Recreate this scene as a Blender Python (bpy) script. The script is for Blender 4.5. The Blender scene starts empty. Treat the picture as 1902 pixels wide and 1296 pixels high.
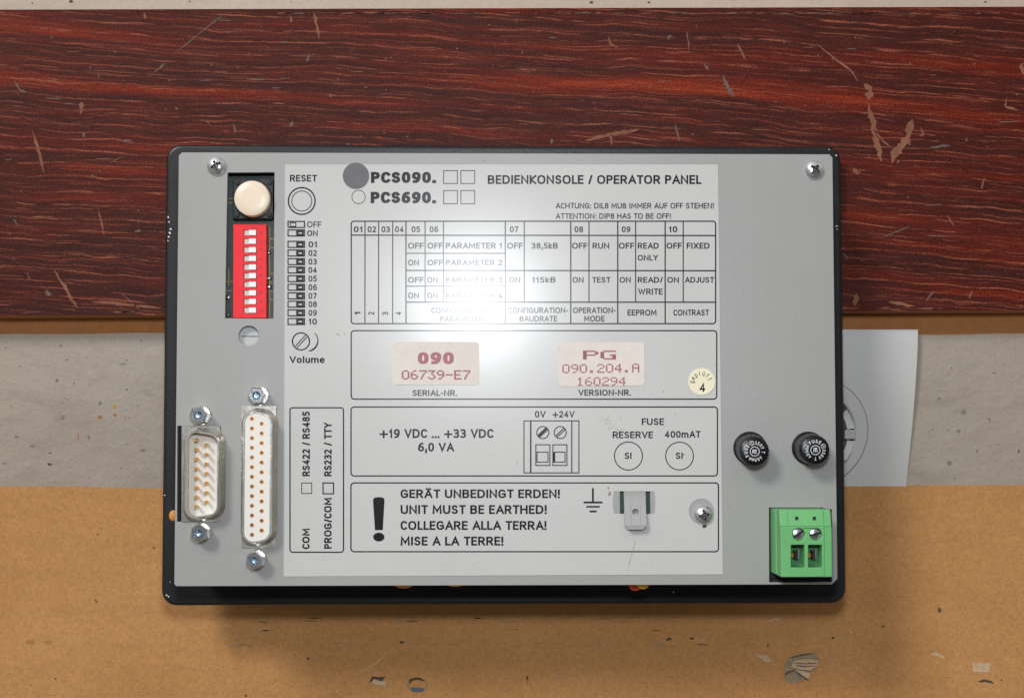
import bpy, bmesh, math, random
from mathutils import Matrix, Vector

# ---------------------------------------------------------------- camera
scene = bpy.context.scene
COL = scene.collection
K = 0.001                      # lengths below are in millimetres
ZP = 61.0                      # height of the device's rear plate above the table
FPX, PW, PH = 2990.0, 1902.0, 1296.0
CAM = Vector((-8.834, -19.648, 460.0))           # over the rear plate
CROT = (0.05434160, -0.02211269, -0.00085314)
cd = bpy.data.cameras.new('camera')
cam = bpy.data.objects.new('camera', cd)
COL.objects.link(cam)
cd.sensor_width = 36.0
cd.lens = 36.0 * FPX / PW
cd.clip_start = 0.01
cd.clip_end = 50.0
cam.location = (CAM.x * K, CAM.y * K, (CAM.z + ZP) * K)
cam.rotation_euler = CROT
scene.camera = cam
from mathutils import Euler
CM = Euler(CROT, 'XYZ').to_matrix()


def U(px, py, z=0.0):
    """point of the plane at height z (mm above the rear plate) seen at that place of the photo"""
    d = CM @ Vector(((px - PW / 2) / FPX, -(py - PH / 2) / FPX, -1.0))
    t = (z - CAM.z) / d.z
    p = CAM + d * t
    return Vector((p.x, p.y, z))


# ---------------------------------------------------------------- light
world = bpy.data.worlds.new('World')
scene.world = world
world.use_nodes = True
wn = world.node_tree
bg = wn.nodes['Background']
tcw = wn.nodes.new('ShaderNodeTexCoord')
sepw = wn.nodes.new('ShaderNodeSeparateXYZ')
wn.links.new(tcw.outputs['Generated'], sepw.inputs[0])


def wramp(sock, stops):
    half = wn.nodes.new('ShaderNodeMath')
    half.operation = 'MULTIPLY_ADD'
    half.inputs[1].default_value = 0.5
    half.inputs[2].default_value = 0.5
    wn.links.new(sock, half.inputs[0])
    r = wn.nodes.new('ShaderNodeValToRGB')
    e = r.color_ramp.elements
    e[0].position, e[0].color = stops[0][0], (*stops[0][1], 1)
    e[1].position, e[1].color = stops[-1][0], (*stops[-1][1], 1)
    for p, c in stops[1:-1]:
        x = e.new(p)
        x.color = (*c, 1)
    wn.links.new(half.outputs[0], r.inputs[0])
    return r.outputs[0]


wy = wramp(sepw.outputs['Y'], [(0.0, (0.30, 0.27, 0.22)), (0.42, (0.55, 0.52, 0.46)), (0.62, (0.85, 0.81, 0.74)), (0.80, (1.5, 1.46, 1.38)), (1.0, (1.2, 1.18, 1.15))])
wx = wramp(sepw.outputs['X'], [(0.0, (1.0, 1.0, 1.05)), (0.30, (1.25, 1.25, 1.28)), (0.5, (0.95, 0.95, 0.95)), (0.72, (0.7, 0.69, 0.67)), (1.0, (0.9, 0.88, 0.84))])
wz = wramp(sepw.outputs['Z'], [(0.0, (1, 1, 1)), (0.88, (1.2, 1.2, 1.2)), (0.955, (0.45, 0.45, 0.46)), (0.985, (0.16, 0.16, 0.17)), (1.0, (0.10, 0.10, 0.11))])
m1 = wn.nodes.new('ShaderNodeMix')
m1.data_type, m1.blend_type = 'RGBA', 'MULTIPLY'
m1.inputs[0].default_value = 1.0
wn.links.new(wy, m1.inputs[6])
wn.links.new(wz, m1.inputs[7])
m2 = wn.nodes.new('ShaderNodeMix')
m2.data_type, m2.blend_type = 'RGBA', 'MULTIPLY'
m2.inputs[0].default_value = 1.0
wn.links.new(m1.outputs[2], m2.inputs[6])
wn.links.new(wx, m2.inputs[7])
wn.links.new(m2.outputs[2], bg.inputs['Color'])
bg.inputs['Strength'].default_value = 0.45


def area(name, loc, target, size, watts, color):
    ld = bpy.data.lights.new(name, 'AREA')
    ld.shape = 'DISK'
    ld.size = size
    ld.energy = watts
    ld.color = color
    o = bpy.data.objects.new(name, ld)
    COL.objects.link(o)
    o.location = Vector((loc[0], loc[1], loc[2] + ZP)) * K
    tv = Vector((target[0], target[1], target[2] + ZP)) * K
    o.rotation_euler = (tv - o.location).to_track_quat('-Z', 'Y').to_euler()
    return o


key_lamp = area('key_lamp', (-1020, 1150, 1820), (0, 0, -20), 0.53, 28.0, (1.0, 0.98, 0.945))
ff = U(884, 312)
flash_lamp = area('flash_lamp', (ff.x, ff.y, 462), (0, 0, -30), 0.05, 1.05, (0.90, 0.95, 1.0))

scene.view_settings.view_transform = 'Standard'
scene.view_settings.look = 'None'
scene.view_settings.gamma = 1.0
scene.view_settings.use_curve_mapping = False
scene.view_settings.exposure = 0.0

# ---------------------------------------------------------------- materials
def base_mat(name, col, rough=0.5, metal=0.0, spec=0.5):
    m = bpy.data.materials.new(name)
    m.use_nodes = True
    b = m.node_tree.nodes['Principled BSDF']
    b.inputs['Base Color'].default_value = (*col, 1)
    b.inputs['Roughness'].default_value = rough
    b.inputs['Metallic'].default_value = metal
    b.inputs['Specular IOR Level'].default_value = spec
    return m


class NT:
    def __init__(s, m):
        s.t = m.node_tree
        s.b = s.t.nodes['Principled BSDF']

    def n(s, typ, **kw):
        x = s.t.nodes.new(typ)
        for k, v in kw.items():
            setattr(x, k, v)
        return x

    def l(s, a, b):
        s.t.links.new(a, b)

    def coord(s, scale, rot=0.0):
        tc = s.n('ShaderNodeTexCoord')
        mp = s.n('ShaderNodeMapping')
        mp.inputs['Scale'].default_value = scale
        mp.inputs['Rotation'].default_value = (0, 0, rot)
        s.l(tc.outputs['Object'], mp.inputs[0])
        return mp.outputs[0]

    def noise(s, vec, scale, detail=4, rough=0.55, dist=0.0):
        x = s.n('ShaderNodeTexNoise')
        x.inputs['Scale'].default_value = scale
        x.inputs['Detail'].default_value = detail
        x.inputs['Roughness'].default_value = rough
        x.inputs['Distortion'].default_value = dist
        s.l(vec, x.inputs['Vector'])
        return x.outputs['Fac']

    def ramp(s, fac, stops):
        r = s.n('ShaderNodeValToRGB')
        e = r.color_ramp.elements
        while len(e) > 1:
            e.remove(e[-1])
        for i, (p, c) in enumerate(stops):
            if not isinstance(c, tuple):
                c = (c, c, c)
            x = e[0] if i == 0 else e.new(p)
            x.position = p
            x.color = (*c, 1)
        s.l(fac, r.inputs[0])
        return r.outputs[0]

    def mix(s, fac, a, b, mode='MIX'):
        x = s.n('ShaderNodeMix', data_type='RGBA', blend_type=mode)
        for sock, v in ((x.inputs[0], fac), (x.inputs[6], a), (x.inputs[7], b)):
            if hasattr(v, 'links'):
                s.l(v, sock)
            elif isinstance(v, tuple):
                sock.default_value = (*v, 1)
            else:
                sock.default_value = v
        return x.outputs[2]

    def bump(s, h, strength, dist):
        x = s.n('ShaderNodeBump')
        x.inputs['Strength'].default_value = strength
        x.inputs['Distance'].default_value = dist
        s.l(h, x.inputs['Height'])
        s.l(x.outputs[0], s.b.inputs['Normal'])


def mottled(name, c1, c2, scale, rough, bump=0.0, bscale=None, metal=0.0, spec=0.5, grain=0.0):
    m = base_mat(name, c1, rough, metal, spec)
    t = NT(m)
    v = t.coord((1, 1, 1))
    f = t.noise(v, scale, 6, 0.6)
    c = t.ramp(f, [(0.3, c1), (0.7, c2)])
    if grain:
        g = t.noise(v, 2600, 2, 0.6)
        c = t.mix(1.0, c, t.ramp(g, [(0.25, 1 - grain), (0.75, 1.0)]), 'MULTIPLY')
    t.l(c, t.b.inputs['Base Color'])
    if bump:
        t.bump(t.noise(v, bscale or scale, 3), bump, 0.0003)
    return m


def wood_material():
    m = base_mat('dark_red_wood', (0.1, 0.02, 0.01), 0.5, 0, 0.10)
    t = NT(m)
    tc = t.n('ShaderNodeTexCoord')
    sp = t.n('ShaderNodeSeparateXYZ')
    t.l(tc.outputs['Object'], sp.inputs[0])
    low = t.noise(tc.outputs['Object'], 9, 3, 0.5)

    def mth(op, a, b):
        x = t.n('ShaderNodeMath', operation=op)
        for s_, v in ((x.inputs[0], a), (x.inputs[1], b)):
            if hasattr(v, 'links'):
                t.l(v, s_)
            else:
                s_.default_value = v
        return x.outputs[0]
    wob = mth('MULTIPLY', low, 0.010)
    slope = mth('MULTIPLY', sp.outputs['X'], 0.055)
    y2 = mth('ADD', mth('ADD', sp.outputs['Y'], wob), slope)
    med = t.noise(tc.outputs['Object'], 70, 3, 0.6)
    y3 = mth('ADD', y2, mth('MULTIPLY', med, 0.0022))

    def vec(sx, y, sy, off=0.0):
        c = t.n('ShaderNodeCombineXYZ')
        t.l(mth('MULTIPLY', sp.outputs['X'], sx), c.inputs[0])
        t.l(mth('MULTIPLY', y, sy), c.inputs[1])
        c.inputs[2].default_value = off
        return c.outputs[0]
    bands = t.noise(vec(5.5, y2, 125, 2.2), 1.0, 4, 0.6)
    col = t.ramp(bands, [(0.32, (0.042, 0.0150, 0.0130)), (0.50, (0.052, 0.0138, 0.0110)),
                         (0.58, (0.080, 0.0140, 0.0092)), (0.67, (0.15, 0.022, 0.008)), (0.78, (0.26, 0.042, 0.012))])
    fib = t.noise(vec(48, y3, 760, 3.1), 1.0, 4, 0.7)
    col = t.mix(1.0, col, t.ramp(fib, [(0.32, 0.74), (0.5, 0.97), (0.68, 1.3)]), 'MULTIPLY')
    red = t.ramp(t.noise(vec(22, y3, 300, 5.5), 1.0, 3, 0.6), [(0.52, 0.0), (0.70, 0.6)])
    col = t.mix(red, col, (0.115, 0.020, 0.011))
    # thin pale pores running with the grain

    def pore(freq, amp, off, lo, p0, p1, amt):
        ph = mth('ADD', mth('MULTIPLY', y3, freq), mth('MULTIPLY', t.noise(vec(6, y2, 150, off), 1.0, 3, 0.6), amp))
        ln = t.ramp(mth('SINE', ph, 0.0), [(lo, 0.0), (1.0, 1.0)])
        pt = t.ramp(t.noise(vec(85, y3, 600, off + 9), 1.0, 3, 0.6), [(p0, 0.0), (p1, amt)])
        return t.mix(1.0, ln, pt, 'MULTIPLY')
    col = t.mix(pore(3300, 9, 7.7, 0.72, 0.44, 0.60, 0.75), col, (0.165, 0.045, 0.028))
    col = t.mix(pore(2300, 8, 12.7, 0.86, 0.46, 0.60, 0.75), col, (0.22, 0.078, 0.048))
    col = t.mix(pore(1500, 7, 17.7, 0.93, 0.47, 0.60, 0.75), col, (0.29, 0.11, 0.062))
    g = t.noise(tc.outputs['Object'], 1700, 2, 0.6)
    col = t.mix(1.0, col, t.ramp(g, [(0.28, 0.5), (0.72, 1.5)]), 'MULTIPLY')
    wear = t.ramp(t.noise(tc.outputs['Object'], 260, 4, 0.75), [(0.60, 0.0), (0.78, 0.3)])
    col = t.mix(wear, col, (0.15, 0.075, 0.055))
    col = t.mix(1.0, col, (1.08, 0.83, 0.76), 'MULTIPLY')
    t.l(col, t.b.inputs['Base Color'])
    t.bump(fib, 0.25, 0.0001)
    return m


def cardboard_material():
    m = base_mat('brown_cardboard', (0.5, 0.3, 0.13), 0.85, 0, 0.2)
    t = NT(m)
    v = t.coord((1, 1, 1))
    vs = t.coord((14, 95, 1))
    c = t.ramp(t.noise(v, 22, 4, 0.6), [(0.3, (0.432, 0.211, 0.075)), (0.7, (0.482, 0.248, 0.095))])
    c = t.mix(1.0, c, t.ramp(t.noise(v, 650, 4, 0.7), [(0.25, 0.86), (0.75, 1.12)]), 'MULTIPLY')
    c = t.mix(1.0, c, t.ramp(t.noise(v, 2300, 2, 0.6), [(0.28, 0.84), (0.72, 1.16)]), 'MULTIPLY')
    c = t.mix(1.0, c, t.ramp(t.noise(vs, 1.0, 5, 0.7), [(0.28, 0.92), (0.5, 1.0), (0.75, 1.03)]), 'MULTIPLY')
    sp = t.ramp(t.noise(v, 430, 3, 0.75), [(0.70, 0.0), (0.76, 0.6)])
    c = t.mix(sp, c, (0.24, 0.105, 0.035))
    t.l(c, t.b.inputs['Base Color'])
    t.bump(t.noise(vs, 1.2, 3), 0.25, 0.0006)
    return m


def painted_material(name, c1, c2, c3):
    m = base_mat(name, c1, 0.6, 0, 0.35)
    t = NT(m)
    v = t.coord((1, 1, 1))
    vs = t.coord((30, 60, 30), 0.5)
    c = t.ramp(t.noise(v, 14, 4, 0.6), [(0.3, c1), (0.7, c2)])
    c = t.mix(t.ramp(t.noise(vs, 1.0, 6, 0.72, 0.8), [(0.50, 0.0), (0.75, 0.6)]), c, c3)
    c = t.mix(1.0, c, t.ramp(t.noise(v, 1300, 3, 0.6), [(0.28, 0.9), (0.72, 1.06)]), 'MULTIPLY')
    t.l(c, t.b.inputs['Base Color'])
    t.bump(t.noise(v, 150, 6, 0.65), 0.45, 0.0012)
    return m


M = dict(
    wood=wood_material(),
    raw=mottled('raw_fibreboard', (0.41, 0.165, 0.052), (0.47, 0.20, 0.068), 300, 0.9, 0.2, 700, grain=0.25),
    card=cardboard_material(),
    wall=painted_material('off_white_paint', (0.40, 0.337, 0.286), (0.455, 0.388, 0.332), (0.29, 0.235, 0.20)),
    table=painted_material('cream_paint', (0.44, 0.375, 0.315), (0.50, 0.43, 0.36), (0.35, 0.29, 0.24)),
    socket=mottled('white_plastic', (0.60, 0.605, 0.605), (0.64, 0.645, 0.645), 40, 0.45, 0.1, 500, grain=0.06),
    plate=mottled('grey_painted_metal', (0.300, 0.303, 0.297), (0.318, 0.321, 0.315), 25, 0.42, 0.12, 900, spec=0.45, grain=0.07),
    black=mottled('black_plastic', (0.006, 0.0065, 0.008), (0.010, 0.011, 0.013), 60, 0.36, 0.15, 1200, spec=0.4),
    dark=base_mat('dark_recess', (0.008, 0.009, 0.011), 0.8),
    label=mottled('white_foil', (0.495, 0.493, 0.487), (0.52, 0.518, 0.512), 18, 0.48, 0.22, 900, spec=0.12, grain=0.05),
    ink=base_mat('black_ink', (0.004, 0.0045, 0.006), 0.48, 0, 0.10),
    dot=mottled('grey_dot_foil', (0.085, 0.085, 0.095), (0.11, 0.11, 0.12), 250, 0.5, grain=0.2),
    sticker=mottled('cream_paper', (0.67, 0.605, 0.55), (0.72, 0.66, 0.605), 300, 0.75, grain=0.1),
    purple=base_mat('purple_ink', (0.37, 0.155, 0.19), 0.75),
    yellowpaper=mottled('yellowed_paper', (0.74, 0.68, 0.50), (0.79, 0.73, 0.56), 200, 0.7),
    chrome=mottled('zinc_plated_steel', (0.62, 0.65, 0.69), (0.82, 0.84, 0.87), 260, 0.22, 0.15, 700, metal=1.0),
    tin=mottled('tinned_steel', (0.52, 0.50, 0.45), (0.74, 0.72, 0.66), 180, 0.27, 0.25, 260, metal=1.0),
    holeblue=base_mat('hole_inside', (0.30, 0.42, 0.52), 0.3, 0.8),
    ivory=mottled('ivory_plastic', (0.72, 0.60, 0.47), (0.75, 0.635, 0.50), 40, 0.35),
    red=mottled('red_plastic', (0.76, 0.016, 0.026), (0.84, 0.024, 0.036), 300, 0.4, spec=0.25, grain=0.1),
    white=base_mat('white_slider', (0.78, 0.78, 0.77), 0.4),
    greyslot=base_mat('slider_slot', (0.55, 0.50, 0.49), 0.5),
    pcb=mottled('circuit_board_green', (0.006, 0.030, 0.026), (0.010, 0.042, 0.035), 200, 0.35),
    trace=base_mat('copper_trace', (0.30, 0.21, 0.05), 0.4, 0.4),
    silvergrey=mottled('grey_metal_dial', (0.36, 0.38, 0.37), (0.46, 0.48, 0.47), 300, 0.45, metal=0.2),
    insul=mottled('white_insulator', (0.66, 0.64, 0.60), (0.71, 0.69, 0.645), 100, 0.5),
    gold=base_mat('gold_pin', (0.88, 0.47, 0.12), 0.3, 1.0),
    copper=base_mat('copper_contact', (0.52, 0.22, 0.065), 0.35, 0.7),
    green=mottled('green_plastic', (0.115, 0.385, 0.135), (0.135, 0.42, 0.152), 200, 0.45, 0.1, 900, grain=0.08),
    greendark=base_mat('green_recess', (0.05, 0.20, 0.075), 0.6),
    whiteink=base_mat('white_ink', (0.55, 0.57, 0.60), 0.5),
    orange=base_mat('orange_wire', (0.62, 0.26, 0.04), 0.5),
    yellow=base_mat('yellow_wire', (0.75, 0.48, 0.03), 0.5),
    redwire=base_mat('red_wire', (0.62, 0.05, 0.02), 0.5),
    scratch=mottled('bare_wood_scratch', (0.175, 0.058, 0.03), (0.29, 0.115, 0.06), 500, 0.8, grain=0.3),
    scuff=mottled('grey_scuff', (0.10, 0.06, 0.05), (0.19, 0.13, 0.105), 500, 0.8, grain=0.3),
    mark=base_mat('dark_mark', (0.07, 0.045, 0.03), 0.9),
    stain=base_mat('brown_stain', (0.36, 0.165, 0.055), 0.9),
    yellowstain=base_mat('yellow_stain', (0.45, 0.30, 0.05), 0.8),
    greystain=base_mat('grey_stain', (0.24, 0.20, 0.175), 0.8),
    pale=mottled('torn_pale_fibre', (0.50, 0.33, 0.19), (0.66, 0.47, 0.30), 600, 0.95, grain=0.3),
    greyfibre=mottled('torn_grey_fibre', (0.27, 0.20, 0.125), (0.38, 0.28, 0.18), 600, 0.95, grain=0.3),
    cap=base_mat('glossy_black_cap', (0.004, 0.004, 0.005), 0.3, 0, 0.35),
    recess_shade=base_mat('screw_recess_shade', (0.16, 0.17, 0.18), 0.35, 0.9),  # darker steel, paints shade into the cross cut of the screw heads
    white_fleck=base_mat('white_fleck', (0.75, 0.76, 0.78), 0.6),
)

for k in ('label', 'ink'):          # thin clear film over the print
    b_ = M[k].node_tree.nodes['Principled BSDF']
    b_.inputs['Coat Weight'].default_value = 0.46
    b_.inputs['Coat Roughness'].default_value = 0.205
# ---------------------------------------------------------------- mesh helpers (mm)
class G:
    """collects faces, then links them as one mesh object"""
    def __init__(s):
        s.v, s.f, s.m = [], [], []

    def add(s, vs, fs, mi=0):
        o = len(s.v)
        s.v += [Vector(v) for v in vs]
        s.f += [tuple(i + o for i in f) for f in fs]
        s.m += [mi] * len(fs)

    def poly(s, pts, mi=0):
        s.add(pts, [tuple(range(len(pts)))], mi)

    def prism(s, outline, z0, z1, mi=0, top=True, bottom=True):
        """outline counter-clockwise [(x,y)]"""
        n = len(outline)
        vs = [(x, y, z0) for x, y in outline] + [(x, y, z1) for x, y in outline]
        fs = [(i, (i + 1) % n, n + (i + 1) % n, n + i) for i in range(n)]
        if top:
            fs.append(tuple(range(n, 2 * n)))
        if bottom:
            fs.append(tuple(reversed(range(n))))
        s.add(vs, fs, mi)

    def box(s, x0, y0, z0, x1, y1, z1, mi=0):
        s.prism([(x0, y0), (x1, y0), (x1, y1), (x0, y1)], z0, z1, mi)

    def loft(s, rings, mi=0, cap0=True, cap1=True):
        n = len(rings[0])
        vs = [p for r in rings for p in r]
        fs = []
        for k in range(len(rings) - 1):
            for i in range(n):
                a, b = k * n + i, k * n + (i + 1) % n
                fs.append((a, b, b + n, a + n))
        if cap0:
            fs.append(tuple(reversed(range(n))))
        if cap1:
            fs.append(tuple(range((len(rings) - 1) * n, len(rings) * n)))
        s.add(vs, fs, mi)

    def lathe(s, prof, cx=0, cy=0, n=40, mi=0, cap0=True, cap1=True, lean=(0, 0)):
        """prof = [(radius, z)] from the bottom up"""
        rings = []
        for r, z in prof:
            rings.append([(cx + lean[0] * z + r * math.cos(2 * math.pi * i / n),
                           cy + lean[1] * z + r * math.sin(2 * math.pi * i / n), z) for i in range(n)])
        s.loft(rings, mi, cap0, cap1)

    def fill(s, loops, z, mi=0):
        bm = bmesh.new()
        for lp in loops:
            vs = [bm.verts.new((x, y, z)) for x, y in lp]
            for i in range(len(vs)):
                bm.edges.new((vs[i], vs[(i + 1) % len(vs)]))
        bmesh.ops.triangle_fill(bm, use_beauty=True, use_dissolve=False, edges=bm.edges[:])
        bm.verts.index_update()
        fs = []
        for f in bm.faces:
            ids = [v.index for v in f.verts]
            if f.normal.z < 0:
                ids.reverse()
            fs.append(tuple(ids))
        s.add([v.co.copy() for v in bm.verts], fs, mi)
        bm.free()

    def sheet(s, loops, z0, z1, mi=0):
        """plate with holes: first loop outside, the others holes"""
        s.fill(loops, z1, mi)
        n0 = len(s.f)
        s.fill(loops, z0, mi)
        for k in range(n0, len(s.f)):
            s.f[k] = tuple(reversed(s.f[k]))
        for lp in loops:
            n = len(lp)
            s.add([(x, y, z0) for x, y in lp] + [(x, y, z1) for x, y in lp],
                  [(i, (i + 1) % n, n + (i + 1) % n, n + i) for i in range(n)], mi)

    def build(s, name, mats, parent=None, origin=(0, 0, 0), smooth=False, bevel=0, seg=2, fix=True):
        me = bpy.data.meshes.new(name)
        o3 = Vector(origin)
        me.from_pydata([(v - o3) * K for v in s.v], [], s.f)
        mats = mats if isinstance(mats, (list, tuple)) else [mats]
        for m in mats:
            me.materials.append(m)
        me.polygons.foreach_set('material_index', s.m)
        if fix:
            bm = bmesh.new()
            bm.from_mesh(me)
            bmesh.ops.remove_doubles(bm, verts=bm.verts[:], dist=1e-7)
            bmesh.ops.recalc_face_normals(bm, faces=bm.faces[:])
            bm.to_mesh(me)
            bm.free()
        me.update()
        o = bpy.data.objects.new(name, me)
        COL.objects.link(o)
        place(o, origin, parent)
        if smooth:
            me.polygons.foreach_set('use_smooth', [True] * len(me.polygons))
            me.set_sharp_from_angle(angle=math.radians(32))
        if bevel:
            b = o.modifiers.new('bevel', 'BEVEL')
            b.width = bevel * K
            b.segments = seg
            b.limit_method = 'ANGLE'
            b.angle_limit = math.radians(40)
            b.harden_normals = False
        return o


ORIG = {}


def merge(o, g, mats):
    """adds loose surface marks to an object's own mesh"""
    k = len(o.data.materials)
    for m in mats:
        o.data.materials.append(m)
    w = ORIG[o.name] - Vector((0, 0, ZP))
    bm = bmesh.new()
    bm.from_mesh(o.data)
    vs = [bm.verts.new((v - w) * K) for v in g.v]
    for f, mi in zip(g.f, g.m):
        q = bm.faces.new([vs[i] for i in f])
        q.material_index = k + mi
        q.normal_update()
        if q.normal.z < 0:
            q.normal_flip()
    bm.to_mesh(o.data)
    bm.free()


def place(o, origin, parent=None):
    """origin in mm over the rear plate; remembers it so that children sit relative to it"""
    w = Vector((origin[0], origin[1], origin[2] + ZP))
    ORIG[o.name] = w
    if parent:
        o.parent = parent
        o.location = (w - ORIG[parent.name]) * K
    else:
        o.location = w * K


def dup(o, origin, parent, rz=None):
    """a copy of a part and of its own pieces"""
    c = o.copy()
    COL.objects.link(c)
    place(c, origin, parent)
    if rz is not None:
        c.rotation_euler.z = rz
    for ch in [x for x in COL.objects if x.parent == o]:
        d = ch.copy()
        COL.objects.link(d)
        d.parent = c
        ORIG[d.name] = ORIG[c.name] + (ORIG[ch.name] - ORIG[o.name])
    return c


def empty(name, origin, parent=None):
    e = bpy.data.objects.new(name, None)
    e.empty_display_size = 0.01
    COL.objects.link(e)
    place(e, origin, parent)
    return e


def tag(o, label, cat, group=None, kind=None):
    o['label'] = label
    o['category'] = cat
    if group:
        o['group'] = group
    if kind:
        o['kind'] = kind


def rr(x0, y0, x1, y1, r, n=5):
    pts = []
    for cx, cy, a in ((x1 - r, y0 + r, -90), (x1 - r, y1 - r, 0), (x0 + r, y1 - r, 90), (x0 + r, y0 + r, 180)):
        for i in range(n + 1):
            t = math.radians(a + 90 * i / n)
            pts.append((cx + r * math.cos(t), cy + r * math.sin(t)))
    return pts


def circ(cx, cy, r, n=40, ry=None):
    ry = ry or r
    return [(cx + r * math.cos(2 * math.pi * i / n), cy + ry * math.sin(2 * math.pi * i / n)) for i in range(n)]


def px(pts, z=0.0):
    """outline given in places of the photo -> (x, y) on the plane at height z, counter-clockwise"""
    q = [U(x, y, z).to_2d() for x, y in pts]
    a = sum(q[i - 1].x * q[i].y - q[i].x * q[i - 1].y for i in range(len(q)))
    if a < 0:
        q.reverse()
    return [(p.x, p.y) for p in q]


def round_corners(pts, r, n=6):
    out = []
    m = len(pts)
    for i in range(m):
        p, a, b = Vector(pts[i]), Vector(pts[i - 1]), Vector(pts[(i + 1) % m])
        d1, d2 = (a - p).normalized(), (b - p).normalized()
        ang = d1.angle(d2)
        t = r / math.tan(ang / 2)
        c = p + (d1 + d2).normalized() * (r / math.sin(ang / 2))
        s, e = p + d1 * t - c, p + d2 * t - c
        a0 = math.atan2(s.y, s.x)
        a1 = math.atan2(e.y, e.x)
        da = (a1 - a0 + math.pi) % (2 * math.pi) - math.pi
        for k in range(n + 1):
            q = a0 + da * k / n
            out.append((c.x + r * math.cos(q), c.y + r * math.sin(q)))
    return out


# ---------------------------------------------------------------- lettering
def _sup(n=28, a0=0, a1=360, p=2.5, cx=.5, cy=.5, rx=.5, ry=.5):
    out = []
    for i in range(n + 1):
        t_ = math.radians(a0 + (a1 - a0) * i / n)
        c_, s_ = math.cos(t_), math.sin(t_)
        out.append((cx + rx * math.copysign(abs(c_) ** (2 / p), c_), cy + ry * math.copysign(abs(s_) ** (2 / p), s_)))
    return out


O_ = _sup()
BOWL_P = [(0, .47), (.55, .47), (.85, .52), (1, .735), (.85, .95), (.55, 1), (0, 1)]
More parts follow.
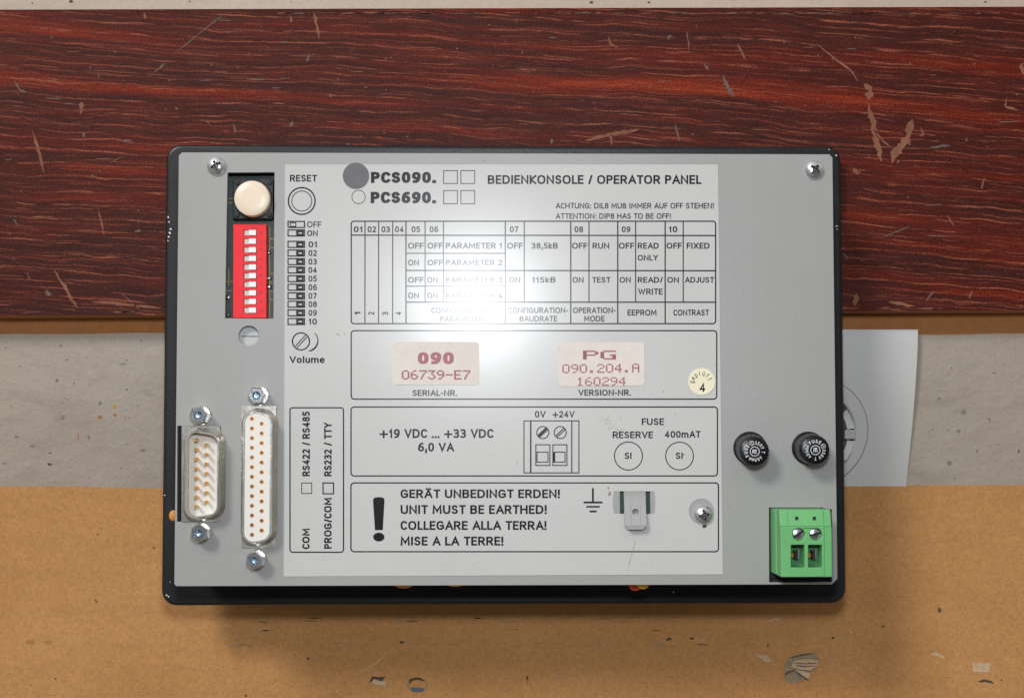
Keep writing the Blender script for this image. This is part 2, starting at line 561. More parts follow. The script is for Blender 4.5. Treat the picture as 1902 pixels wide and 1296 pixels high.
# glyph: width, strokes (a stroke starting with 's' is smoothed); box 0..1 = stroke centre lines of the capital
GL = {
    'A': (.80, [[(0, 0), (.5, 1), (1, 0)], [(.17, .33), (.83, .33)]]),
    'B': (.68, [[(0, 0), (0, 1), (.55, 1), (.86, .94), (.93, .77), (.84, .58), (.55, .53), (0, .53)], [(.55, .53), (.9, .47), (1, .27), (.9, .06), (.6, 0), (0, 0)]]),
    'C': (.70, [_sup(22, 42, 318)]),
    'D': (.76, [[(0, 0), (0, 1), (.45, 1), (.78, .92), (.96, .72), (1, .5), (.96, .28), (.78, .08), (.45, 0), (0, 0)]]),
    'E': (.58, [[(1, 1), (0, 1), (0, 0), (1, 0)], [(0, .52), (.9, .52)]]),
    'F': (.56, [[(1, 1), (0, 1), (0, 0)], [(0, .5), (.88, .5)]]),
    'G': (.75, [_sup(20, 42, 300) + [(1, .12), (1, .47), (.58, .47)]]),
    'H': (.74, [[(0, 0), (0, 1)], [(1, 0), (1, 1)], [(0, .52), (1, .52)]]),
    'I': (.20, [[(.5, 0), (.5, 1)]]),
    'J': (.50, [[(1, 1), (1, .25), (.85, .05), (.5, 0), (.15, .04), (0, .12)]]),
    'K': (.68, [[(0, 0), (0, 1)], [(1, 1), (.04, .48), (1, 0)]]),
    'L': (.54, [[(0, 1), (0, 0), (1, 0)]]),
    'M': (.90, [[(0, 0), (.04, 1), (.5, .25), (.96, 1), (1, 0)]]),
    'N': (.75, [[(0, 0), (0, 1), (1, 0), (1, 1)]]),
    'O': (.82, [O_]),
    'P': (.64, [[(0, 0), (0, 1)], BOWL_P]),
    'R': (.68, [[(0, 0), (0, 1)], BOWL_P, [(.5, .47), (1, 0)]]),
    'S': (.62, [_sup(16, 28, 270, 2.0, .5, .755, .46, .245) + _sup(16, 90, -152, 2.0, .5, .255, .5, .255)[1:]]),
    'T': (.66, [[(0, 1), (1, 1)], [(.5, 1), (.5, 0)]]),
    'U': (.74, [[(0, 1), (0, .34), (.08, .12), (.26, .015), (.5, 0), (.74, .015), (.92, .12), (1, .34), (1, 1)]]),
    'V': (.76, [[(0, 1), (.5, 0), (1, 1)]]),
    'W': (1.05, [[(0, 1), (.25, 0), (.5, .9), (.75, 0), (1, 1)]]),
    'X': (.74, [[(0, 0), (1, 1)], [(0, 1), (1, 0)]]),
    'Y': (.72, [[(0, 1), (.5, .45), (1, 1)], [(.5, .45), (.5, 0)]]),
    '0': (.62, [O_]),
    '1': (.40, [[(.1, .74), (.75, 1), (.75, 0)]]),
    '2': (.60, [[(.02, .88), (.2, .97), (.5, 1), (.84, .93), (.93, .74), (.82, .52), (0, 0), (1, 0)]]),
    '3': (.60, [[(.05, .95), (.5, 1), (.86, .93), (.93, .75), (.8, .57), (.4, .53)], [(.4, .53), (.86, .48), (1, .27), (.88, .06), (.5, 0), (0, .06)]]),
    '4': (.64, [[(.72, 0), (.72, 1), (0, .27), (1, .27)]]),
    '5': (.58, [[(.92, 1), (.14, 1), (.1, .56), (.5, .6), (.88, .52), (1, .31), (.87, .07), (.5, 0), (.02, .06)]]),
    '6': (.62, [_sup(24, 0, 360, 2.3, .5, .3, .5, .3), [(0, .3), (.05, .62), (.25, .88), (.55, 1), (.86, 1)]]),
    '7': (.58, [[(0, 1), (1, 1), (.32, 0)]]),
    '8': (.62, [_sup(20, 0, 360, 2.2, .5, .77, .44, .23), _sup(24, 0, 360, 2.3, .5, .27, .5, .27)]),
    '9': (.62, [_sup(24, 0, 360, 2.3, .5, .7, .5, .3), [(1, .7), (.95, .38), (.75, .12), (.45, 0), (.14, 0)]]),
    '.': (.18, ['d', (.5, 0)]), ',': (.22, [[(.8, .14), (.1, -.26)]]), ':': (.20, ['d', (.5, 0), (.5, .6)]),
    '!': (.20, ['d', (.5, 0), [(.5, 1), (.5, .38)]]), '/': (.42, [[(0, -.02), (1, 1.02)]]),
    '-': (.36, [[(0, .4), (1, .4)]]), '+': (.86, [[(0, .40), (1, .40)], [(.5, -.02), (.5, .82)]]), ' ': (.26, []),
    'o': (.60, [_sup(24, 0, 360, 2.4, .5, .36, .5, .36)]), 'l': (.20, [[(.5, 0), (.5, 1.04)]]),
    'u': (.56, [[(0, .72), (0, .22), (.15, .03), (.5, 0), (.85, .08), (1, .22)], [(1, .72), (1, 0)]]),
    'm': (.92, [[(0, 0), (0, .72)], [(0, .55), (.14, .7), (.28, .72), (.46, .66), (.5, .5), (.5, 0)], [(.5, .55), (.66, .7), (.78, .72), (.95, .66), (1, .5), (1, 0)]]),
    'e': (.58, [[(.02, .38), (1, .38), (.93, .62), (.72, .73), (.42, .73), (.12, .6), (0, .36), (.1, .1), (.4, -.01), (.7, 0), (.95, .1)]]),
    'k': (.55, [[(0, 0), (0, 1.04)], [(.95, .72), (.05, .32), (1, 0)]]),
    'g': (.58, [_sup(22, 0, 360, 2.4, .5, .38, .5, .34), [(1, .72), (1, -.1), (.85, -.26), (.45, -.3), (.08, -.24)]]),
    'p': (.58, [[(0, .72), (0, -.3)], _sup(22, 0, 360, 2.4, .5, .36, .5, .36)]),
    'r': (.36, [[(0, 0), (0, .72)], [(0, .45), (.3, .66), (1, .72)]]),
    'f': (.38, [[(1, 1.03), (.6, 1.03), (.38, .85), (.38, 0)], [(0, .7), (.95, .7)]]),
    't': (.38, [[(.4, .95), (.4, .2), (.55, .02), (1, .02)], [(0, .7), (.95, .7)]]),
    'ß': (.64, [[(0, 0), (0, .75), (.15, .96), (.45, 1), (.78, .93), (.84, .74), (.7, .58), (.4, .54)], [(.4, .54), (.85, .46), (1, .26), (.88, .05), (.4, 0)]]),
}
GL['Ä'] = (GL['A'][0], GL['A'][1] + ['d', (.24, 1.17), (.76, 1.17)])
GL['ü'] = (GL['u'][0], GL['u'][1] + ['d', (.22, .95), (.78, .95)])
KERN = {'C': -0.06, 'L': -0.06, 'T': -0.05, 'P': -0.03, 'F': -0.04, 'A': -0.06, 'V': -0.03, 'Y': -0.05, '/': -0.03, 'K': -0.03, 'E': -0.02}
_cache = {}


def _smooth(p):
    out = []
    for i in range(len(p) - 1):
        a_, b_, c_, d_ = p[max(i - 1, 0)], p[i], p[i + 1], p[min(i + 2, len(p) - 1)]
        for k in range(4):
            t_ = k / 4
            out.append(tuple(0.5 * (2 * b_[j] + (c_[j] - a_[j]) * t_ + (2 * a_[j] - 5 * b_[j] + 4 * c_[j] - d_[j]) * t_ ** 2
                                    + (3 * b_[j] - a_[j] - 3 * c_[j] + d_[j]) * t_ ** 3) for j in (0, 1)))
    return out + [p[-1]]


def _stroke(P, w):
    """strip of constant width with mitred joints"""
    P = [Vector(p) for p in P]
    closed = (P[0] - P[-1]).length < 1e-4
    if closed:
        P = P[:-1]
    n = len(P)
    if not closed:       # square ends
        P[0] = P[0] + (P[0] - P[1]).normalized() * (w / 2)
        P[-1] = P[-1] + (P[-1] - P[-2]).normalized() * (w / 2)
    L, R = [], []
    for i in range(n):
        if closed or 0 < i < n - 1:
            d1 = (P[i] - P[i - 1]).normalized()
            d2 = (P[(i + 1) % n] - P[i]).normalized()
        else:
            d1 = d2 = (P[1] - P[0]).normalized() if i == 0 else (P[-1] - P[-2]).normalized()
        nn = Vector((-d1.y - d2.y, d1.x + d2.x))
        if nn.length < 1e-6:
            nn = Vector((-d1.y, d1.x))
        nn.normalize()
        k = max(nn.dot(Vector((-d1.y, d1.x))), 0.42)
        L.append(P[i] + nn * (w / 2 / k))
        R.append(P[i] - nn * (w / 2 / k))
    m = n if closed else n - 1
    return L + R, [(i, n + i, n + (i + 1) % n, (i + 1) % n) for i in range(m)]


def glyphs(text, w):
    """outline of a line of text, capital height 1, stroke width w -> [(x, y, layer)], faces"""
    key_ = (text, w)
    if key_ in _cache:
        return _cache[key_]
    vs, fs, x, layer = [], [], 0.0, 0
    for ch_ in text:
        gw, strokes = GL[ch_]
        mode = ''
        gw2 = max(gw, w)
        for st_ in strokes:
            if isinstance(st_, str):
                mode = st_
                continue
            f = lambda p: (x + w / 2 + p[0] * (gw2 - w), w / 2 + p[1] * (1 - w))
            if isinstance(st_, tuple):
                c_ = f(st_)
                r_ = w * 0.56
                sv, sf = [(c_[0] - r_, c_[1] - r_), (c_[0] + r_, c_[1] - r_), (c_[0] + r_, c_[1] + r_), (c_[0] - r_, c_[1] + r_)], [(0, 1, 2, 3)]
            else:
                pts = _smooth(st_) if mode == 's' else st_
                sv, sf = _stroke([f(p) for p in pts], w)
            o = len(vs)
            layer = (layer + 1) % 3
            vs += [(p[0], p[1], layer) for p in sv]
            fs += [tuple(i + o for i in q) for q in sf]
        x += gw2 + 0.155 - 0.2 * w + KERN.get(ch_, 0.0)
    _cache[key_] = (vs, fs)
    return vs, fs


def text_at(g, s, x0, x1, ytop, ybot, z, mi=0, bold=0.16, turn=0):
    """text whose capitals fill the box x0..x1, ytop..ybot of the photo (turn=1: reading upwards)"""
    vs, fs = glyphs(s, round(bold * 1.13, 4))
    u0, u1 = min(v[0] for v in vs), max(v[0] for v in vs)
    out = []
    for v in vs:
        u = (v[0] - u0) / (u1 - u0)
        if turn:
            out.append(U(x1 + (x0 - x1) * v[1], ybot + (ytop - ybot) * u, z + 0.004 * v[2]))
        else:
            out.append(U(x0 + (x1 - x0) * u, ybot + (ytop - ybot) * v[1], z + 0.004 * v[2]))
    g.add(out, fs, mi)


def text_arc(g, s, cx, cy, r, a0, a1, h, z, mi=0, bold=0.16, squeeze=0.8):
    """letters along a circle (photo places); angles in degrees clockwise from the top"""
    n = len(s)
    for i, ch_ in enumerate(s):
        if ch_ == ' ':
            continue
        a = math.radians(a0 + (a1 - a0) * (i + 0.5) / n)
        vs, fs = glyphs(ch_, bold)
        mid = (min(v[0] for v in vs) + max(v[0] for v in vs)) / 2
        out = []
        for v in vs:
            lx, R = (v[0] - mid) * h * squeeze, r + v[1] * h
            out.append(U(cx + R * math.sin(a) + lx * math.cos(a), cy - R * math.cos(a) + lx * math.sin(a), z + 0.004 * v[2]))
        g.add(out, fs, mi)


DOTS = {
    '0': '01110 10001 10001 10001 10001 10001 01110', '9': '01110 10001 10001 01111 00001 00010 01100',
    '6': '00110 01000 10000 11110 10001 10001 01110', '7': '11111 00001 00010 00100 00100 01000 01000',
    '3': '11111 00010 00100 00010 00001 10001 01110', '-': '00000 00000 00000 11111 00000 00000 00000',
    'E': '11111 10000 10000 11110 10000 10000 11111', 'P': '11110 10001 10001 11110 10000 10000 10000',
    'G': '01111 10000 10000 10011 10001 10001 01111', '.': '00000 00000 00000 00000 00000 01100 01100',
    '2': '01110 10001 00001 00110 01000 10000 11111', '4': '00010 00110 01010 10010 11111 00010 00010',
    'A': '01110 10001 10001 11111 10001 10001 10001', '1': '00100 01100 00100 00100 00100 00100 01110'}


def dot_text(g, s, x0, x1, y0, y1, z, mi=0, fat=1.0, shear=0.0, gap=1):
    cw = (x1 - x0) / (len(s) * (5 + gap) - gap)
    chh = (y1 - y0) / 7
    for i, c in enumerate(s):
        for r, row in enumerate(DOTS[c].split()):
            j = 0
            while j < 5:
                if row[j] == '1':
                    e = j
                    while e + 1 < 5 and row[e + 1] == '1':
                        e += 1
                    ex = (fat - 1) * cw / 2
                    ey = (fat - 1) * chh / 2
                    X0, X1 = x0 + (i * (5 + gap) + j) * cw - ex, x0 + (i * (5 + gap) + e + 1) * cw + ex
                    Y0, Y1 = y0 + r * chh - ey, y0 + (r + 1) * chh + ey
                    sh = shear * (X0 - x0)
                    g.poly([U(X0, Y1 + sh, z), U(X1, Y1 + sh, z), U(X1, Y0 + sh, z), U(X0, Y0 + sh, z)], mi)
                    j = e + 1
                else:
                    j += 1
        z += 0.002


def line(g, x0, y0, x1, y1, w, z, mi=0):
    d = Vector((x1 - x0, y1 - y0)).normalized()
    n = Vector((-d.y, d.x)) * w / 2
    g.poly([U(x0 + n.x, y0 + n.y, z), U(x1 + n.x, y1 + n.y, z), U(x1 - n.x, y1 - n.y, z), U(x0 - n.x, y0 - n.y, z)], mi)


def ring_px(g, outer, inner, z, mi=0):
    n = len(outer)
    a = [U(x, y, z) for x, y in outer]
    b = [U(x, y, z) for x, y in inner]
    g.add(a + b, [(i, (i + 1) % n, n + (i + 1) % n, n + i) for i in range(n)], mi)


def circle_px(g, cx, cy, r, w, z, mi=0):
    ring_px(g, circ(cx, cy, r + w / 2, 48), circ(cx, cy, r - w / 2, 48), z, mi)


def frame_px(g, x0, y0, x1, y1, r, w, z, mi=0, dx=0.0):
    """rounded frame; dx widens the bottom a little, as the sheet does"""
    h = w / 2

    def sk(p):
        return [(x, y) for x, y in p]
    if r <= 0:
        o = [(x0 - h, y0 - h), (x1 + h, y0 - h), (x1 + h, y1 + h), (x0 - h, y1 + h)]
        i = [(x0 + h, y0 + h), (x1 - h, y0 + h), (x1 - h, y1 - h), (x0 + h, y1 - h)]
    else:
        o = rr(x0 - h, y0 - h, x1 + h, y1 + h, r + h)
        i = rr(x0 + h, y0 + h, x1 - h, y1 - h, max(r - h, 0.2))
    ring_px(g, sk(o), sk(i), z, mi)


rnd = random.Random(7)


def blob(g, at, cx, cy, rx, ry, mi=0, n=12, jit=0.35, rot=0.0):
    """irregular flat mark; at(px,py) gives the surface point"""
    pts = []
    for i in range(n):
        a = 2 * math.pi * i / n
        k = 1 + rnd.uniform(-jit, jit)
        x, y = rx * k * math.cos(a), ry * k * math.sin(a)
        pts.append(at(cx + x * math.cos(rot) - y * math.sin(rot), cy + x * math.sin(rot) + y * math.cos(rot)))
    pts.reverse()
    g.poly(pts, mi)


def streak(g, at, pts, w, mi=0, jit=0.5, sub=6):
    """scratch along a polyline, tapering at its ends"""
    P = []
    for i in range(len(pts) - 1):
        for k in range(sub):
            t = k / sub
            P.append((pts[i][0] + (pts[i + 1][0] - pts[i][0]) * t, pts[i][1] + (pts[i + 1][1] - pts[i][1]) * t))
    P.append(pts[-1])
    L, R, walk = [], [], [0.0, 0.0]
    for i, p in enumerate(P):
        a, b = P[max(i - 1, 0)], P[min(i + 1, len(P) - 1)]
        d = Vector((b[0] - a[0], b[1] - a[1])).normalized()
        n = Vector((-d.y, d.x))
        t = i / (len(P) - 1)
        env = min(1.0, 4 * t + 0.12, 4 * (1 - t) + 0.12)
        walk[0] = 0.55 * walk[0] + rnd.uniform(-jit, jit) * 0.7
        walk[1] = 0.55 * walk[1] + rnd.uniform(-jit, jit) * 0.7
        wl, wr = [w / 2 * env * max(0.15, 1 + q_) for q_ in walk]
        L.append(at(p[0] + n.x * wl, p[1] + n.y * wl))
        R.append(at(p[0] - n.x * wr, p[1] - n.y * wr))
    n = len(P)
    g.add(L + R, [(i, i + 1, n + i + 1, n + i) for i in range(n - 1)], mi)


# ================================================================ setting
Z_BOARD = -34.0      # top of the wooden board = underside of the bezel
Z_CARD = -59.0       # top of the cardboard
Z_TABLE = -61.0

g = G()
g.box(-420, -330, Z_TABLE - 20, 420, 330, Z_TABLE)
TAB = Z_TABLE + 0.06
for x, y, r in ((132, 3, 4), (352, 3, 1.5), (541, 4, 1.2), (1205, 5, 2.2), (1098, 5, 3), (60, 6, 1.5), (1830, 4, 2)):
    blob(g, lambda a, b: U(a, b, TAB), x, y, r * 1.2, r * 0.8, 1)
t = g.build('tabletop', [M['table'], M['mark']], fix=False)
t['kind'] = 'structure'

# ---- dark red wooden board across the top
bl, br_ = U(-260, 588, Z_BOARD), U(2160, 575, Z_BOARD)
tl, tr = U(-260, 18, Z_BOARD), U(2160, 11, Z_BOARD)
g = G()
BT = 25.0
ch = 1.9           # worn upper edge
vs = [bl, br_, tr + Vector((0, -ch, 0)), tl + Vector((0, -ch, 0)), tl + Vector((0, 0, -0.8)), tr + Vector((0, 0, -0.8))]
g.add(vs, [(0, 1, 2, 3), (3, 2, 5, 4)], 0)
lo = [Vector((v.x, v.y, Z_TABLE)) for v in (bl, br_, tr, tl)]
g.add([bl, br_, *lo[:2]], [(2, 3, 1, 0)], 1)
g.add([vs[4], vs[5], lo[2], lo[3]], [(0, 1, 2, 3)], 1)
g.add([bl, vs[3], vs[4], lo[3], lo[0]], [(0, 1, 2, 3, 4)], 1)
g.add([br_, vs[2], vs[5], lo[2], lo[1]], [(4, 3, 2, 1, 0)], 1)
g.add(lo, [(3, 2, 1, 0)], 1)
WB = lambda a, b: U(a, b, Z_BOARD + 0.06)
SC = [  # (points, width, material)
    ([(418, 25), (390, 47), (322, 102)], 2.6, 3), ([(306, 118), (280, 141)], 6, 3), ([(26, 150), (38, 168), (48, 172)], 5, 3),
    ([(152, 190), (150, 212)], 8, 2), ([(60, 242), (72, 282), (82, 322)], 5, 2), ([(268, 24), (270, 36)], 5, 2),
    ([(582, 22), (588, 48), (593, 72)], 6, 2), ([(540, 30), (541, 42)], 4, 2), ([(574, 98), (570, 116)], 5, 3),
    ([(100, 500), (118, 530), (132, 556), (144, 572)], 7, 2), ([(50, 505), (56, 520)], 4, 2), ([(86, 538), (92, 550)], 8, 3),
    ([(232, 288), (205, 303)], 2, 3), ([(612, 175), (614, 182)], 6, 3), ([(544, 225), (540, 236)], 5, 3),
    ([(433, 230), (438, 248)], 3, 3), ([(155, 246), (156, 256)], 5, 3), ([(228, 262), (245, 260)], 4, 3),
    ([(1130, 68), (1135, 84), (1148, 88)], 4, 2), ([(1240, 74), (1246, 66)], 7, 3), ([(1276, 58), (1280, 96)], 3, 2),
    ([(1370, 82), (1380, 100), (1385, 112)], 4, 2), ([(1308, 118), (1316, 130)], 6, 3), ([(1343, 140), (1352, 162), (1362, 180)], 7, 3),
    ([(1516, 82), (1552, 110), (1580, 130), (1594, 152)], 4, 2), ([(1605, 156), (1615, 168), (1614, 186)], 13, 2),
    ([(1613, 190), (1622, 232), (1630, 270), (1637, 300)], 12, 2), ([(1695, 222), (1688, 250), (1668, 278), (1656, 303)], 17, 2),
    ([(1622, 240), (1640, 262), (1656, 274)], 3, 2), ([(1710, 236), (1716, 250), (1708, 252)], 5, 2),
    ([(1088, 262), (1130, 252), (1188, 240)], 8, 2), ([(1135, 250), (1136, 270)], 5, 2), ([(1254, 230), (1262, 264)], 4, 3),
    ([(1870, 180), (1868, 198), (1892, 206)], 4, 2), ([(1898, 118), (1900, 140)], 8, 2), ([(1725, 275), (1765, 270)], 4, 3),
    ([(1585, 312), (1592, 322), (1598, 320)], 8, 2), ([(1800, 555), (1806, 540)], 5, 2), ([(1720, 560), (1735, 540)], 5, 3),
    ([(1590, 545), (1588, 570)], 10, 2), ([(1650, 560), (1700, 568)], 6, 2), ([(1024, 268), (1026, 258)], 4, 3),
    ([(225, 545), (260, 575)], 3, 2), ([(170, 560), (300, 572)], 5, 2), ([(1565, 470), (1575, 480)], 4, 3),
    ([(1760, 400), (1772, 420)], 3, 2), ([(1690, 420), (1640, 440)], 3, 3), ([(1830, 330), (1822, 352)], 4, 2),
    ([(20, 400), (34, 420)], 3, 3), ([(180, 380), (190, 420), (194, 440)], 3, 2), ([(250, 430), (262, 428)], 4, 3)]
for pts, w, mi in SC:
    streak(g, WB, pts, w * 0.85, mi, 0.8, 8)
for _ in range(150):       # small chips and specks
    x, y = rnd.uniform(5, 1897), rnd.uniform(30, 572)
    blob(g, WB, x, y, rnd.uniform(0.8, 3.2), rnd.uniform(0.7, 2.0), rnd.choice((2, 3, 3)), 7, 0.5, rnd.uniform(0, 3))
for _ in range(46):        # paint rubbed off along the lower edge and in short nicks along the grain
    x, y = rnd.uniform(0, 1900), rnd.uniform(30, 577)
    streak(g, WB, [(x, y), (x + rnd.uniform(14, 46), y + rnd.uniform(-2, 3))], rnd.uniform(1.0, 2.2), rnd.choice((2, 3)))
for _ in range(26):
    x = rnd.uniform(0, 1900)
    y = 583 - x * 0.0042
    streak(g, WB, [(x, y - rnd.uniform(1, 5)), (x + rnd.uniform(10, 40), y - rnd.uniform(1, 5))], rnd.uniform(1, 3), 2)
for _ in range(75):
    x = rnd.uniform(480, 1880)
    streak(g, WB, [(x, 26 - rnd.uniform(0, 2)), (x + rnd.uniform(10, 50), 26 - rnd.uniform(0, 2))], rnd.uniform(0.8, 2), rnd.choice((2, 2, 3)))
wb = g.build('wooden_board', [M['wood'], M['raw'], M['scratch'], M['scuff']], None, (0, 60, Z_TABLE), fix=False)
tag(wb, 'dark red-brown wooden board with scratched grain running along the top behind the device', 'wooden board')

a, b = U(-260, 560, Z_CARD), U(2160, 660, Z_CARD)
# ---- off-white panel with a falling lower edge
yt = U(900, 620, -45).y
yb = U(900, 905, Z_CARD).y

# ---- brown fibreboard strip that shows below the board
g = G()
g.prism([(a.x, yt - 0.6), (b.x, yt - 0.6), (b.x, br_.y - 0.03), (a.x, bl.y - 0.03)], Z_TABLE, -46.5)
o = g.build('fibreboard_strip', M['raw'], None, (0, yt, Z_TABLE))
tag(o, 'narrow brown fibreboard strip in shadow between the red board and the white panel', 'fibreboard')



def zprof(y):
    t_ = (yt - y) / (yt - yb)
    t_ = max(0.0, min(1.25, t_))
    return -46.0 - 13.2 * t_ ** 1.35


def UP(x, y, lift=0.0):
    z = -47.0
    for _ in range(12):
        z = zprof(U(x, y, z + lift).y)
    q = U(x, y, z + lift)
    return q


prof = []
for i in range(25):
    y = yt + (yb - 8 - yt) * i / 24
    prof.append((y, zprof(y)))
xl, xr = a.x, b.x


def profile_slab(g, x0, x1, prof, thick, skew=0.0, nx=12, mi=0):
    n = len(prof)
    vs = []
    for k in range(nx + 1):
        X = x0 + (x1 - x0) * k / nx
        wv = 0.25 * math.sin(X * 0.045) + 0.12 * math.sin(X * 0.16 + 1)
        for j, (y, z) in enumerate(prof):
            vs.append((X, y + (wv if j == 0 and thick > 1.5 else 0), z))
        for (y, z) in reversed(prof):
            vs.append((X, y, max(z - thick, Z_TABLE + 0.05)))
    m = 2 * n
    fs = []
    for k in range(nx):
        for j in range(m):
            a_, b_ = k * m + j, k * m + (j + 1) % m
            fs.append((a_, b_, b_ + m, a_ + m))
    fs.append(tuple(range(m)))
    fs.append(tuple(reversed(range(nx * m, nx * m + m))))
    g.add(vs, fs, mi)


def boolean(o, cutter, op='DIFFERENCE', keep=False):
    md = o.modifiers.new('cut', 'BOOLEAN')
    md.object = cutter
    md.operation = op
    md.solver = 'EXACT'
    if keep:
        md.material_mode = 'TRANSFER'
    bpy.context.view_layer.update()
    dg = bpy.context.evaluated_depsgraph_get()
    me = bpy.data.meshes.new_from_object(o.evaluated_get(dg))
    o.modifiers.remove(md)
    old = o.data
    o.data = me
    me.name = old.name
    bpy.data.objects.remove(cutter)


SOC = U(1518, 806, -45)                   # centre of the socket
RING, HOLE = 17.6, 13.3
g = G()
profile_slab(g, xl, xr, prof, 20.0, nx=60)
wp = g.build('white_panel', M['wall'], None, (0, yb, Z_TABLE), smooth=True)
c = G()
c.lathe([(RING + 0.1, -60.9), (RING + 0.1, -20)], SOC.x, SOC.y, 64)
boolean(wp, c.build('cutter', M['dark']))
tag(wp, 'off-white painted panel with brown spots between the red board and the cardboard', 'wall panel')
g = G()
WP = lambda a_, b_: UP(a_, b_, 0.08)
for x, y, rx, ry, mi in ((105, 706, 4, 5, 4), (212, 755, 5, 4, 2), (185, 774, 6, 4, 1), (213, 770, 4, 3, 1), (232, 774, 2, 2, 1),
                         (240, 776, 2, 1.5, 1), (30, 811, 5, 3, 4), (92, 862, 5, 2.4, 3), (93, 841, 3, 1.5, 3), (145, 810, 1.4, 10, 1),
                         (115, 748, 3, 1.6, 4), (116, 775, 4, 5, 4), (186, 748, 3, 6, 4), (112, 642, 4, 2.5, 4), (60, 828, 7, 2.6, 4),
                         (165, 812, 3, 5, 4), (265, 836, 6, 3, 4), (256, 754, 2, 2, 4), (10, 646, 1.5, 1.5, 3), (8, 860, 4, 1.5, 4),
                         (262, 632, 2, 2, 4), (124, 668, 5, 1.4, 4), (228, 676, 8, 2, 4), (1790, 765, 6, 7, 4), (1745, 740, 5, 3, 4),
                         (1838, 780, 2, 6, 4), (1846, 692, 5, 2, 4), (1892, 838, 2, 4, 3), (1780, 800, 5, 4, 4), (1764, 860, 6, 6, 4),
                         (1836, 778, 2, 3, 4), (1815, 838, 2, 5, 4)):
    blob(g, WP, x, y, rx * 0.8, ry * 0.8, mi - 1, 10, 0.4)
for _ in range(60):
    x = rnd.choice((rnd.uniform(2, 300), rnd.uniform(1712, 1900)))
    blob(g, WP, x, rnd.uniform(628, 890), rnd.uniform(0.5, 1.8), rnd.uniform(0.5, 1.4), rnd.choice((3, 3, 3, 2)), 7, 0.5)
merge(wp, g, [M['stain'], M['yellowstain'], M['mark'], M['greystain']])

# ---- white socket plate on the panel
sp = empty('socket_plate', (SOC.x, SOC.y, -47))
tag(sp, 'white plastic socket plate with a round dark opening beside the device\'s right edge', 'socket plate')
ptop = U(1640, 612, -42.3)
LIFT = lambda y: 0.05 + 3.65 * max(0.0, 1 - ((yt - y) / (yt - yb)) ** 1.5)
pp = [(ptop.y, zprof(yt) + LIFT(yt))] + [(y, z + LIFT(y)) for y, z in prof if y < ptop.y - 0.6]
g = G()
profile_slab(g, U(1235, 700, -44).x, U(1705, 640, -42.5).x, pp, 1.25, nx=10)
cov = g.build('cover', M['socket'], sp, (SOC.x, SOC.y, -47), smooth=True)
c = G()
c.lathe([(RING + 0.12, -58), (RING + 0.12, -20)], SOC.x, SOC.y, 64)
boolean(cov, c.build('cutter', M['dark']))
g = G()
zr = zprof(SOC.y) + LIFT(SOC.y)
prof_r = [(HOLE, -58), (RING - 0.12, -58), (RING - 0.12, zr + 0.2), (RING - 0.4, zr + 0.5), (HOLE + 0.5, zr + 0.5), (HOLE, zr + 0.1), (HOLE, -58)]
g.lathe(prof_r, SOC.x, SOC.y, 64, cap0=False, cap1=False)
for v in g.v:
    if v.z > -52:
        v.z += zprof(v.y) + LIFT(v.y) - zprof(SOC.y) - LIFT(SOC.y)
g.build('ring', M['socket'], sp, (SOC.x, SOC.y, zr), smooth=True)
g = G()
g.lathe([(HOLE - 0.05, -59), (HOLE - 0.05, -57.5)], SOC.x, SOC.y, 40)
g.build('inner_floor', M['dark'], sp, (SOC.x, SOC.y, -58))
g = G()
for a0, a1 in ((8, 36), (-40, -10)):
    o1 = [(SOC.x + (HOLE - 0.1) * math.cos(math.radians(a0 + (a1 - a0) * i / 8)), SOC.y + (HOLE - 0.1) * math.sin(math.radians(a0 + (a1 - a0) * i / 8))) for i in range(9)]
    o2 = [(SOC.x + 10.9 * math.cos(math.radians(a1 + (a0 - a1) * i / 8)), SOC.y + 10.9 * math.sin(math.radians(a1 + (a0 - a1) * i / 8))) for i in range(9)]
    g.prism(o1 + o2, -57, -50.5)
g.build('inner_wall', M['socket'], sp, (SOC.x, SOC.y, -57))
g = G()
g.box(SOC.x + 9.6, SOC.y - 1.6, -57, SOC.x + HOLE - 0.2, SOC.y + 1.4, -49)
g.build('clip', M['silvergrey'], sp, (SOC.x + 10, SOC.y, -57), bevel=0.3)

# ---- cardboard sheet below
g = G()
edge = [(-260, 893), (0, 899), (120, 902), (240, 906), (330, 909), (700, 911), (1200, 906), (1565, 899), (1700, 897), (1902, 894), (2160, 891)]
top = [U(x, y, Z_CARD) for x, y in edge]
low = [Vector((p.x, -230, Z_CARD)) for p in top]
n = len(top)
g.add(top + low, [(i, n + i, n + i + 1, i + 1) for i in range(n - 1)], 0)
g.add([p + Vector((0, 0, -1.9)) for p in top] + top, [(i, n + i, n + i + 1, i + 1) for i in range(n - 1)], 0)
g.add([p + Vector((0, 0, -1.9)) for p in low] + low, [(i, i + 1, n + i + 1, n + i) for i in range(n - 1)], 0)
CB = lambda x, y: U(x, y, Z_CARD + 0.06)
CB2 = lambda x, y: U(x, y, Z_CARD + 0.12)
CB3 = lambda x, y: U(x, y, Z_CARD + 0.18)
